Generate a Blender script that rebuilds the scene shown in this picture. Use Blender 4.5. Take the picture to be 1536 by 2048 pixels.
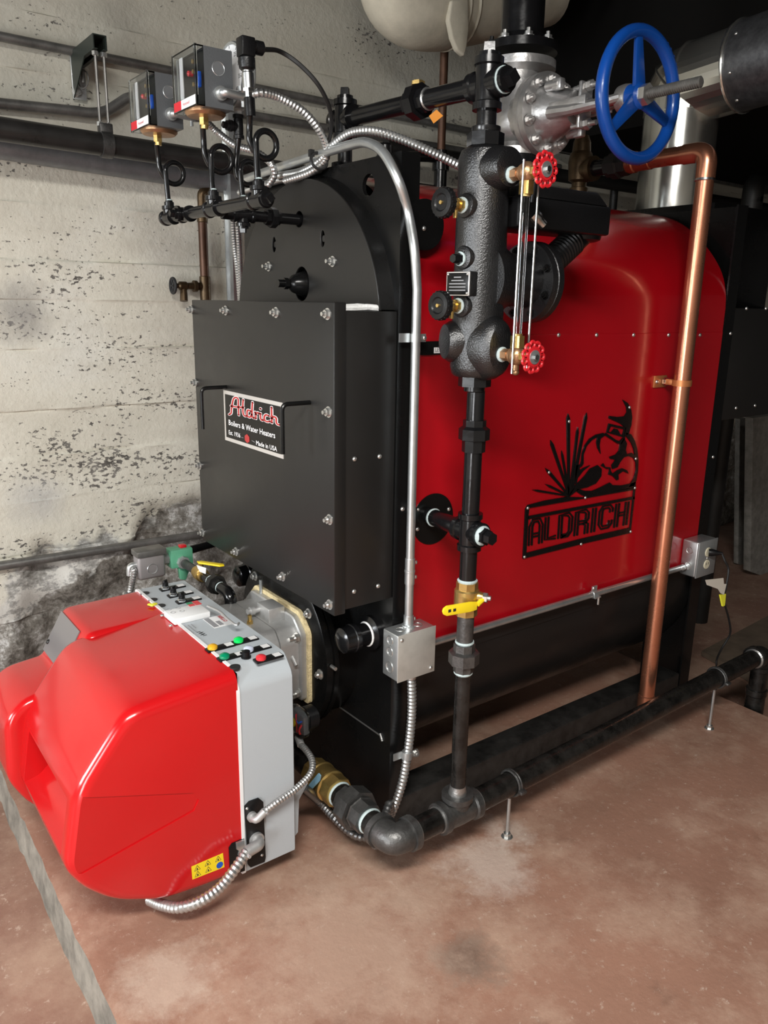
import bpy, bmesh, math, random
from mathutils import Vector, Matrix, Quaternion
V = Vector
random.seed(7)
for _o in list(bpy.data.objects):
    bpy.data.objects.remove(_o)
SC = bpy.context.scene
COL = SC.collection

# ------------------------------------------------------------------ camera
YAW, PITCH, ROLL, FPX = math.radians(53.169), math.radians(14.9565), math.radians(0.9408), 1565.13
CAMPOS = V((0.0, 0.0, 1.42))
_d = V((math.cos(YAW) * math.cos(PITCH), math.sin(YAW) * math.cos(PITCH), -math.sin(PITCH)))
_r = V((math.sin(YAW), -math.cos(YAW), 0))
_u = _r.cross(_d)
_c, _s = math.cos(ROLL), math.sin(ROLL)
CR, CU, CD = _c * _r + _s * _u, -_s * _r + _c * _u, _d
cam_data = bpy.data.cameras.new('camera')
cam = bpy.data.objects.new('camera', cam_data)
COL.objects.link(cam)
cam_data.sensor_fit = 'VERTICAL'
cam_data.sensor_height = 32.0
cam_data.sensor_width = 24.0
cam_data.lens = 32.0 * FPX / 2048.0
cam_data.clip_start = 0.05
cam.matrix_world = Matrix(((CR.x, CU.x, -CD.x, CAMPOS.x), (CR.y, CU.y, -CD.y, CAMPOS.y),
                           (CR.z, CU.z, -CD.z, CAMPOS.z), (0, 0, 0, 1)))
SC.camera = cam

# ------------------------------------------------------------------ colour management, world, lights
SC.view_settings.view_transform = 'Standard'
SC.view_settings.look = 'None'
SC.view_settings.gamma = 1.0
SC.view_settings.use_curve_mapping = False
SC.view_settings.exposure = -0.08
SC.cycles.use_denoising = True
SC.cycles.max_bounces = 8
world = bpy.data.worlds.new('world')
SC.world = world
world.use_nodes = True
world.node_tree.nodes['Background'].inputs[0].default_value = (0.75, 0.8, 0.85, 1)
world.node_tree.nodes['Background'].inputs[1].default_value = 0.15

def area_light(name, loc, target, sx, sy, watts, col=(1, 0.97, 0.92)):
    l = bpy.data.lights.new(name, 'AREA')
    l.shape = 'RECTANGLE'
    l.size, l.size_y, l.energy, l.color = sx, sy, watts, col
    o = bpy.data.objects.new(name, l)
    COL.objects.link(o)
    o.location = loc
    o.rotation_euler = (V(target) - V(loc)).to_track_quat('-Z', 'Y').to_euler()
    return o
area_light('ceiling_lamp', (-0.35, -0.35, 2.66), (-0.25, -0.15, 0), 1.2, 0.30, 150, (1, 0.975, 0.93))
area_light('window_daylight', (-3.12, 1.75, 1.55), (0, 1.75, 1.35), 1.1, 1.0, 105, (0.93, 0.97, 1.0))
area_light('doorway_daylight', (-3.12, -0.55, 1.0), (0, -0.55, 1.0), 0.85, 1.95, 110, (0.95, 0.98, 1.0))

# ------------------------------------------------------------------ pixel -> world on a known plane
def P(u, v, x=None, y=None, z=None):
    d = CR * ((u - 768) / FPX) + CU * (-(v - 1024) / FPX) + CD
    if x is not None: t = (x - CAMPOS.x) / d.x
    elif y is not None: t = (y - CAMPOS.y) / d.y
    else: t = (z - CAMPOS.z) / d.z
    return CAMPOS + d * t

# ------------------------------------------------------------------ materials
MATS = {}
def _nodes(name):
    m = bpy.data.materials.new(name)
    m.use_nodes = True
    nt = m.node_tree
    return m, nt, nt.nodes['Principled BSDF']
def mat(name, col, rough=0.5, metal=0.0, var=0.0, vscale=8.0, bump=0.0, bscale=60.0, rvar=0.0,
        coat=0.0, spec=0.5, trans=0.0, ior=1.45, emit=None, estr=0.0, alpha=1.0, dark=None):
    if name in MATS: return MATS[name]
    m, nt, b = _nodes(name)
    c = (col[0], col[1], col[2], 1)
    b.inputs['Base Color'].default_value = c
    b.inputs['Roughness'].default_value = rough
    b.inputs['Metallic'].default_value = metal
    b.inputs['Coat Weight'].default_value = coat
    b.inputs['Coat Roughness'].default_value = 0.08
    b.inputs['Specular IOR Level'].default_value = spec
    b.inputs['Transmission Weight'].default_value = trans
    b.inputs['IOR'].default_value = ior
    b.inputs['Alpha'].default_value = alpha
    if emit:
        b.inputs['Emission Color'].default_value = (*emit, 1)
        b.inputs['Emission Strength'].default_value = estr
    L = nt.links.new
    if var or bump or rvar:
        tc = nt.nodes.new('ShaderNodeNewGeometry')
    if var or rvar:
        n = nt.nodes.new('ShaderNodeTexNoise')
        n.inputs['Scale'].default_value = vscale
        n.inputs['Detail'].default_value = 6
        n.inputs['Roughness'].default_value = 0.65
        L(tc.outputs['Position'], n.inputs['Vector'])
        if var:
            r = nt.nodes.new('ShaderNodeValToRGB')
            dk = dark or tuple(max(0, k * (1 - var)) for k in col)
            lt = tuple(min(1, k * (1 + var)) for k in col)
            r.color_ramp.elements[0].position = 0.3
            r.color_ramp.elements[1].position = 0.7
            r.color_ramp.elements[0].color = (*dk, 1)
            r.color_ramp.elements[1].color = (*lt, 1)
            L(n.outputs['Fac'], r.inputs['Fac'])
            L(r.outputs['Color'], b.inputs['Base Color'])
        if rvar:
            mr = nt.nodes.new('ShaderNodeMapRange')
            mr.inputs['From Min'].default_value = 0.3
            mr.inputs['From Max'].default_value = 0.7
            mr.inputs['To Min'].default_value = max(0.02, rough - rvar)
            mr.inputs['To Max'].default_value = min(1, rough + rvar)
            L(n.outputs['Fac'], mr.inputs['Value'])
            L(mr.outputs['Result'], b.inputs['Roughness'])
    if bump:
        n2 = nt.nodes.new('ShaderNodeTexNoise')
        n2.inputs['Scale'].default_value = bscale
        n2.inputs['Detail'].default_value = 4
        L(tc.outputs['Position'], n2.inputs['Vector'])
        bp = nt.nodes.new('ShaderNodeBump')
        bp.inputs['Strength'].default_value = bump
        bp.inputs['Distance'].default_value = 0.004
        L(n2.outputs['Fac'], bp.inputs['Height'])
        L(bp.outputs['Normal'], b.inputs['Normal'])
    MATS[name] = m
    return m

M_FRAME = mat('black_gloss_paint', (0.0045, 0.0045, 0.0045), 0.26, rvar=0.07, vscale=5, bump=0.04, bscale=30, spec=0.38)
M_SATIN = mat('black_satin_paint', (0.011, 0.0105, 0.010), 0.36, rvar=0.05, vscale=4)
M_BELLY = mat('black_shell_paint', (0.008, 0.008, 0.008), 0.38, rvar=0.1, vscale=7, bump=0.1, bscale=20)
M_SKID = mat('worn_black_steel', (0.016, 0.015, 0.014), 0.42, var=0.6, vscale=18, bump=0.15, bscale=60)
M_PIPE = mat('black_iron_pipe', (0.0055, 0.0055, 0.006), 0.20, rvar=0.07, vscale=20, bump=0.05, bscale=80)
M_PIPEW = mat('worn_black_pipe', (0.011, 0.010, 0.009), 0.27, var=0.7, vscale=26, rvar=0.12, bump=0.12, bscale=70)
M_CAST = mat('black_cast_iron', (0.006, 0.006, 0.0065), 0.29, bump=0.32, bscale=300, spec=0.95)
M_FIT = mat('dark_malleable_iron', (0.10, 0.098, 0.095), 0.42, metal=0.75, var=0.3, vscale=40, bump=0.2, bscale=150)
M_THREAD = mat('bright_thread', (0.42, 0.42, 0.41), 0.35, metal=0.9, bump=0.25, bscale=200)
M_DOPE = mat('white_pipe_dope', (0.42, 0.50, 0.50), 0.6, bump=0.3, bscale=200)
M_RED = mat('red_jacket_enamel', (0.36, 0.003, 0.008), 0.22, coat=0.35, var=0.06, vscale=3)
M_HOOD = mat('red_hood_plastic', (0.50, 0.007, 0.009), 0.20, coat=0.3)
M_GREY = mat('light_grey_plastic', (0.42, 0.455, 0.48), 0.5, bump=0.05, bscale=300)
M_ALU = mat('cast_aluminium', (0.46, 0.46, 0.455), 0.45, metal=0.65, var=0.15, vscale=12, bump=0.12, bscale=120)
M_GALV = mat('galvanised_steel', (0.56, 0.58, 0.58), 0.33, metal=0.85, var=0.18, vscale=14)
M_FLEX = mat('flexible_conduit_steel', (0.50, 0.50, 0.49), 0.32, metal=0.85, var=0.15, vscale=20)
M_FLEXD = mat('dark_flexible_conduit', (0.19, 0.19, 0.19), 0.35, metal=0.85)
M_ZINC = mat('zinc_bolt', (0.62, 0.62, 0.60), 0.28, metal=0.9)
M_SILVER = mat('silver_valve_paint', (0.52, 0.51, 0.50), 0.34, metal=0.8, var=0.2, vscale=16, bump=0.25, bscale=70)
M_BRASS = mat('brass', (0.58, 0.40, 0.14), 0.32, metal=0.9, var=0.15, vscale=30, bump=0.1, bscale=150)
M_BRONZE = mat('bronze', (0.42, 0.24, 0.13), 0.38, metal=0.8, var=0.25, vscale=30, bump=0.2, bscale=120)
M_BROWN = mat('brown_old_brass', (0.085, 0.055, 0.028), 0.42, metal=0.7, var=0.3, vscale=25, bump=0.2, bscale=90)
M_COPPER = mat('copper', (0.62, 0.26, 0.155), 0.27, metal=0.92, var=0.10, vscale=6, rvar=0.03)
M_OLDCOP = mat('old_copper', (0.085, 0.042, 0.025), 0.45, metal=0.5, var=0.3, vscale=15)
M_BLUE = mat('blue_enamel', (0.004, 0.058, 0.30), 0.30, bump=0.2, bscale=50, coat=0.2)
M_REDW = mat('red_wheel_enamel', (0.50, 0.012, 0.018), 0.35, coat=0.2)
M_BLKP = mat('black_plastic', (0.006, 0.006, 0.0065), 0.33, bump=0.1, bscale=250, spec=0.35)
M_BLKM = mat('black_matt_plastic', (0.018, 0.018, 0.019), 0.6)
M_RUBBER = mat('black_cable_rubber', (0.010, 0.010, 0.010), 0.5)
M_WHITE = mat('white_label', (0.78, 0.78, 0.78), 0.5)
M_PAPER = mat('paper_tag', (0.62, 0.58, 0.50), 0.7)
M_YELLOW = mat('yellow_vinyl', (0.78, 0.58, 0.015), 0.4)
M_YLW2 = mat('bright_yellow', (0.82, 0.80, 0.05), 0.4)
M_ORANGE = mat('orange_tag', (0.42, 0.15, 0.01), 0.6)
M_GASKET = mat('beige_fibre_gasket', (0.68, 0.56, 0.32), 0.9, bump=0.8, bscale=150, var=0.2, vscale=60)
M_ROPE = mat('white_insulation_rope', (0.75, 0.75, 0.74), 0.9, bump=0.8, bscale=120)
M_DGREY = mat('dark_grey_enamel', (0.085, 0.09, 0.095), 0.38, bump=0.1, bscale=250)
M_STRUT = mat('green_black_strut', (0.018, 0.024, 0.020), 0.4)
M_OLDPIPE = mat('dull_grey_conduit', (0.17, 0.165, 0.155), 0.42, metal=0.6, var=0.35, vscale=18)
M_DARKPIPE = mat('dark_wall_pipe', (0.018, 0.017, 0.016), 0.32, var=0.4, vscale=8, rvar=0.1)
M_CLEAR = mat('clear_plastic', (0.92, 0.94, 0.95), 0.06, trans=1.0, ior=1.25, spec=0.5)
M_GLASS = mat('gauge_glass', (0.93, 0.95, 0.94), 0.04, trans=1.0, ior=1.42)
M_CHROME = mat('chrome', (0.60, 0.61, 0.61), 0.24, metal=1.0)
M_STAIN = mat('stainless_flue', (0.62, 0.62, 0.58), 0.20, metal=0.95, rvar=0.05, vscale=6)
M_DUCT = mat('dark_galvanised_duct', (0.12, 0.12, 0.125), 0.38, metal=0.8, var=0.35, vscale=40)
M_GREEN = mat('green_solenoid_paint', (0.10, 0.33, 0.20), 0.45)
M_LENSG = mat('bright_green_lens', (0.0, 0.62, 0.10), 0.25, coat=0.3)
M_LENSD = mat('dark_green_lens', (0.0, 0.22, 0.10), 0.25, coat=0.3)
M_LENSY = mat('amber_lens', (0.70, 0.38, 0.02), 0.25, coat=0.3)
M_LENSR = mat('red_lens', (0.62, 0.03, 0.04), 0.25, coat=0.3)
M_LENSW = mat('pale_lens', (0.55, 0.60, 0.72), 0.25, coat=0.3)
M_BLUEW = mat('blue_wire', (0.01, 0.08, 0.45), 0.4)
M_TXTB = mat('black_print', (0.02, 0.02, 0.02), 0.6)
M_TXTR = mat('red_print', (0.55, 0.02, 0.03), 0.5)
M_TXTG = mat('grey_print', (0.25, 0.25, 0.26), 0.6)
M_NAMER = mat('nameplate_red', (0.40, 0.03, 0.03), 0.45)
M_NAMES = mat('nameplate_silver', (0.62, 0.60, 0.57), 0.35, metal=0.4)
M_NAMEB = mat('nameplate_black', (0.006, 0.006, 0.006), 0.30, spec=0.3)
M_INSUL = mat('white_canvas_insulation', (0.50, 0.455, 0.36), 0.8, var=0.22, vscale=6, bump=0.9, bscale=9)
M_WOOD = mat('weathered_grey_wood', (0.23, 0.22, 0.20), 0.75, var=0.3, vscale=22, bump=0.3, bscale=40)
M_IVORY = mat('ivory_plastic', (0.62, 0.57, 0.42), 0.45)
M_COPPAINT = mat('copper_coated_strap', (0.52, 0.20, 0.075), 0.4, metal=0.6)
M_DARKGEN = mat('dark_background_metal', (0.010, 0.0095, 0.009), 0.5, var=0.4, vscale=12)
M_SKIN = mat('water', (0.9, 0.93, 0.92), 0.02, trans=1.0, ior=1.1)

# ------------------------------------------------------------------ objects
WLOC = {}
def tag(o, label=None, cat=None, group=None, kind=None):
    if label: o['label'] = label
    if cat: o['category'] = cat
    if group: o['group'] = group
    if kind: o['kind'] = kind
    return o
def thing(name, label, cat, loc, group=None):
    o = bpy.data.objects.new(name, None)
    o.empty_display_size = 0.03
    COL.objects.link(o)
    o.location = V(loc)
    WLOC[o.name] = V(loc)
    return tag(o, label, cat, group)
def link(name, me, m, parent=None, origin=None, smooth=True, ang=0.6):
    """me is in world coordinates; it is re-expressed relative to its parent."""
    if parent is not None: off = WLOC[parent.name]
    elif origin is not None: off = V(origin)
    else:
        if len(me.vertices):
            xs = [v.co.x for v in me.vertices]; ys = [v.co.y for v in me.vertices]; zs = [v.co.z for v in me.vertices]
            off = V(((min(xs) + max(xs)) / 2, (min(ys) + max(ys)) / 2, min(zs)))
        else: off = V((0, 0, 0))
    me.transform(Matrix.Translation(-off))
    if m is not None:
        me.materials.clear()
        me.materials.append(m)
    if smooth:
        me.shade_smooth()
        me.set_sharp_from_angle(angle=ang)
    o = bpy.data.objects.new(name, me)
    COL.objects.link(o)
    if parent is not None:
        o.parent = parent
    else:
        o.location = off
    WLOC[o.name] = V(off)
    return o
def frame(axis, up=None):
    a = V(axis).normalized()
    t = V(up) if up is not None else (V((0, 0, 1)) if abs(a.z) < 0.95 else V((1, 0, 0)))
    e1 = (t - a * t.dot(a)).normalized()
    e2 = a.cross(e1)
    return e1, e2, a
def smooth_path(pts, n=8):
    pts = [V(p) for p in pts]
    if len(pts) < 3: return pts
    out = []
    ext = [2 * pts[0] - pts[1]] + pts + [2 * pts[-1] - pts[-2]]
    for i in range(1, len(ext) - 2):
        p0, p1, p2, p3 = ext[i - 1], ext[i], ext[i + 1], ext[i + 2]
        for k in range(n):
            t = k / n
            out.append(0.5 * ((2 * p1) + (-p0 + p2) * t + (2 * p0 - 5 * p1 + 4 * p2 - p3) * t * t + (-p0 + 3 * p1 - 3 * p2 + p3) * t ** 3))
    out.append(pts[-1])
    return out
def fillet(pts, r, n=6):
    """polyline with rounded corners of radius r (bent tube)"""
    pts = [V(p) for p in pts]
    out = [pts[0]]
    for i in range(1, len(pts) - 1):
        a, b, c = pts[i - 1], pts[i], pts[i + 1]
        d1, d2 = (a - b).normalized(), (c - b).normalized()
        ang = d1.angle(d2)
        t = min(r / math.tan(ang / 2), (a - b).length * 0.49, (c - b).length * 0.49)
        p1, p2 = b + d1 * t, b + d2 * t
        for k in range(n + 1):
            s = k / n
            out.append(p1 * (1 - s) ** 2 + b * 2 * s * (1 - s) + p2 * s * s)
    out.append(pts[-1])
    return out
def resample(path, step):
    path = [V(p) for p in path]
    L = [0]
    for a, b in zip(path, path[1:]): L.append(L[-1] + (b - a).length)
    n = max(2, int(L[-1] / step))
    out, j = [], 0
    for i in range(n + 1):
        s = L[-1] * i / n
        while j < len(L) - 2 and L[j + 1] < s: j += 1
        t = (s - L[j]) / max(1e-9, L[j + 1] - L[j])
        out.append(path[j].lerp(path[j + 1], t))
    return out
class MB:
    def __init__(self): self.bm = bmesh.new()
    def ring(self, c, e1, e2, r, n, ph=0.0):
        return [self.bm.verts.new(c + e1 * (r * math.cos(2 * math.pi * i / n + ph)) + e2 * (r * math.sin(2 * math.pi * i / n + ph))) for i in range(n)]
    def skin(self, r1, r2):
        n = len(r1)
        for i in range(n):
            self.bm.faces.new((r1[i], r1[(i + 1) % n], r2[(i + 1) % n], r2[i]))
    def cap(self, r, flip=False):
        self.bm.faces.new(list(reversed(r)) if flip else r)
    def cyl(self, p0, p1, r, r2=None, n=20, ph=0.0, up=None):
        p0, p1 = V(p0), V(p1)
        e1, e2, a = frame(p1 - p0, up)
        A = self.ring(p0, e1, e2, r, n, ph); B = self.ring(p1, e1, e2, r if r2 is None else r2, n, ph)
        self.skin(A, B); self.cap(A, True); self.cap(B)
        return self
    def hex(self, p0, p1, r, n=6, up=None):
        return self.cyl(p0, p1, r, n=n, up=up)
    def lathe(self, p0, axis, prof, n=24, up=None):
        """prof: list of (t along axis, radius)"""
        p0 = V(p0); e1, e2, a = frame(axis, up)
        prev = None
        first = None
        for t, r in prof:
            R = self.ring(p0 + a * t, e1, e2, max(r, 1e-5), n)
            if prev is not None: self.skin(prev, R)
            else: first = R
            prev = R
        self.cap(first, True); self.cap(prev)
        return self
    def tube(self, path, r, n=12, caps=True):
        path = [V(p) for p in path]
        rs = r if isinstance(r, (list, tuple)) else [r] * len(path)
        t0 = (path[1] - path[0]).normalized()
        e1, e2, _ = frame(t0)
        prev = None
        for i, p in enumerate(path):
            t = ((path[i + 1] - p) if i == 0 else (p - path[i - 1]) if i == len(path) - 1 else (path[i + 1] - path[i - 1])).normalized()
            q = t0.rotation_difference(t)
            e1 = (q @ e1); e1 = (e1 - t * e1.dot(t)).normalized(); e2 = t.cross(e1); t0 = t
            R = self.ring(p, e1, e2, rs[i], n)
            if prev is None:
                if caps: self.cap(R, True)
            else: self.skin(prev, R)
            prev = R
        if caps: self.cap(prev)
        return self
    def corr(self, path, r, pitch=0.0085, depth=0.16, n=12):
        p = resample(path, pitch / 4)
        rs = [r * (1 - depth * (0.5 - 0.5 * math.cos(2 * math.pi * i / 4))) for i in range(len(p))]
        return self.tube(p, rs, n)
    def box(self, c, s, rot=None, bev=0.0, seg=2):
        tb = bmesh.new()
        bmesh.ops.create_cube(tb, size=1.0)
        bmesh.ops.scale(tb, vec=V(s), verts=tb.verts)
        if bev:
            bmesh.ops.bevel(tb, geom=list(tb.edges), offset=bev, segments=seg, profile=0.5, affect='EDGES')
        M = Matrix.Translation(V(c)) @ (rot.to_4x4() if rot is not None else Matrix.Identity(4))
        tb.transform(M)
        self.merge(tb)
        return self
    def box2(self, a, b, bev=0.0, seg=2):
        a, b = V(a), V(b)
        return self.box((a + b) / 2, [abs(b[i] - a[i]) for i in range(3)], None, bev, seg)
    def merge(self, tb):
        me = bpy.data.meshes.new('tmp'); tb.to_mesh(me); tb.free()
        self.bm.from_mesh(me); bpy.data.meshes.remove(me)
    def sphere(self, c, r, sc=(1, 1, 1), u=16, v=10, rot=None):
        tb = bmesh.new()
        bmesh.ops.create_uvsphere(tb, u_segments=u, v_segments=v, radius=r)
        bmesh.ops.scale(tb, vec=V(sc), verts=tb.verts)
        tb.transform(Matrix.Translation(V(c)) @ (rot.to_4x4() if rot is not None else Matrix.Identity(4)))
        self.merge(tb); return self
    def torus(self, c, axis, R, r, n=32, m=10, a0=0.0, a1=2 * math.pi):
        c = V(c); e1, e2, a = frame(axis)
        full = abs(a1 - a0 - 2 * math.pi) < 1e-4
        rings = []
        k = n if full else n + 1
        for i in range(k):
            t = a0 + (a1 - a0) * i / n
            d = e1 * math.cos(t) + e2 * math.sin(t)
            rings.append(self.ring(c + d * R, d, a, r, m))
        for i in range(k - 1 if not full else k):
            self.skin(rings[i], rings[(i + 1) % k])
        return self
    def prism(self, pts, vec, bev=0.0, seg=3, edges=None):
        """pts: closed 3D polygon, extruded along vec"""
        tb = bmesh.new()
        vs = [tb.verts.new(V(p)) for p in pts]
        f = tb.faces.new(vs)
        r = bmesh.ops.extrude_face_region(tb, geom=[f])
        nv = [g for g in r['geom'] if isinstance(g, bmesh.types.BMVert)]
        bmesh.ops.translate(tb, verts=nv, vec=V(vec))
        bmesh.ops.recalc_face_normals(tb, faces=tb.faces)
        if bev:
            bmesh.ops.bevel(tb, geom=list(tb.edges), offset=bev, segments=seg, profile=0.5, affect='EDGES', clamp_overlap=True)
        self.merge(tb); return self
    def mesh(self, name='m', recalc=True):
        if recalc: bmesh.ops.recalc_face_normals(self.bm, faces=self.bm.faces)
        me = bpy.data.meshes.new(name); self.bm.to_mesh(me); self.bm.free()
        return me
    def build(self, name, m, parent=None, origin=None, ang=0.6, smooth=True):
        return link(name, self.mesh(name), m, parent, origin, smooth, ang)

def curve_plate(loops, c, e1, e2, thick, bevel=0.0):
    """flat plate from 2D loops (holes allowed), centred on plane (c; e1,e2), thickness along e1 x e2. Returns a world mesh."""
    cu = bpy.data.curves.new('plate', 'CURVE')
    cu.dimensions = '2D'; cu.fill_mode = 'BOTH'
    cu.extrude = max(1e-5, thick / 2 - bevel); cu.bevel_depth = bevel; cu.bevel_resolution = 1
    for lp in loops:
        s = cu.splines.new('POLY'); s.points.add(len(lp) - 1); s.use_cyclic_u = True
        for i, (a, b) in enumerate(lp): s.points[i].co = (a, b, 0, 1)
    ob = bpy.data.objects.new('plate', cu)
    me = bpy.data.meshes.new_from_object(ob)
    bpy.data.objects.remove(ob); bpy.data.curves.remove(cu)
    e1, e2 = V(e1), V(e2); n = e1.cross(e2)
    me.transform(Matrix(((e1.x, e2.x, n.x, c[0]), (e1.y, e2.y, n.y, c[1]), (e1.z, e2.z, n.z, c[2]), (0, 0, 0, 1))))
    return me
def circ(cx, cy, r, n=24, ry=None):
    ry = ry or r
    return [(cx + r * math.cos(2 * math.pi * i / n), cy + ry * math.sin(2 * math.pi * i / n)) for i in range(n)]
def text_mesh(s, c, e1, e2, height, thick=0.0006, align='LEFT', xs=1.0, shear=0.0, width=None, bold=0.0):
    cu = bpy.data.curves.new('txt', 'FONT')
    cu.body = s; cu.size = 1.0; cu.align_x = align; cu.align_y = 'BOTTOM_BASELINE'; cu.shear = shear
    cu.extrude = 0.0; cu.offset = bold; cu.resolution_u = 2
    ob = bpy.data.objects.new('txt', cu)
    me = bpy.data.meshes.new_from_object(ob)
    bpy.data.objects.remove(ob); bpy.data.curves.remove(cu)
    ys = [v.co.y for v in me.vertices] or [0, 1]; xx = [v.co.x for v in me.vertices] or [0, 1]
    k = height / 0.70
    kx = (width / max(1e-6, max(xx) - min(xx))) if width else k * xs
    e1, e2 = V(e1).normalized(), V(e2).normalized(); n = e1.cross(e2)
    x0 = min(xx) if (width and align == 'LEFT') else 0
    for v in me.vertices:
        v.co = V(c) + e1 * ((v.co.x - x0) * kx) + e2 * (v.co.y * k) + n * thick
    return me
_copy_cache = {}
def part_copy(key, maker, name, m, parent, loc, axis=None, up=None):
    """repeat part: shared mesh, local +Z is turned onto axis"""
    if key not in _copy_cache:
        me = maker()
        me.materials.append(m); me.shade_smooth(); me.set_sharp_from_angle(angle=0.6)
        _copy_cache[key] = me
    o = bpy.data.objects.new(name, _copy_cache[key])
    COL.objects.link(o)
    if axis is not None:
        e1, e2, a = frame(axis, up)
        R = Matrix(((e1.x, e2.x, a.x), (e1.y, e2.y, a.y), (e1.z, e2.z, a.z)))
        o.rotation_euler = R.to_euler()
    if parent is not None:
        o.parent = parent; o.location = V(loc) - WLOC[parent.name]
    else: o.location = V(loc)
    WLOC[o.name] = V(loc)
    return o
def mk_bolt(r, washer=True, stud=0.35):
    def f():
        b = MB()
        if washer: b.cyl((0, 0, 0), (0, 0, r * 0.22), r * 1.35, n=16)
        b.hex((0, 0, r * 0.2), (0, 0, r * 1.0), r)
        if stud: b.cyl((0, 0, r), (0, 0, r * (1 + stud)), r * 0.5, n=10)
        return b.mesh()
    return f
def mk_screw(r):
    def f():
        return MB().lathe((0, 0, 0), (0, 0, 1), [(0, r), (r * 0.35, r * 0.9), (r * 0.65, r * 0.55), (r * 0.7, r * 0.3)], n=10).mesh()
    return f
def bolt(parent, loc, axis, r=0.009, name='bolt', m=None, washer=True, stud=0.35):
    m = m or M_ZINC
    return part_copy(('bolt', r, washer, stud, m.name), mk_bolt(r, washer, stud), name, m, parent, loc, axis)
def screw(parent, loc, axis, r=0.005, m=None, name='screw'):
    m = m or M_ZINC
    return part_copy(('screw', r, m.name), mk_screw(r), name, m, parent, loc, axis)
def single(mb, name, m, label, cat, group=None, kind=None, ang=0.6):
    return tag(mb.build(name, m, ang=ang), label, cat, group, kind)
X, Y, Z = V((1, 0, 0)), V((0, 1, 0)), V((0, 0, 1))
# ================================================================== setting
from mathutils import noise as NZ
WY = 2.9            # plane of the concrete wall behind the boiler
FZ = -0.11          # main floor, below the equipment pad (pad top is z = 0)

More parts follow.
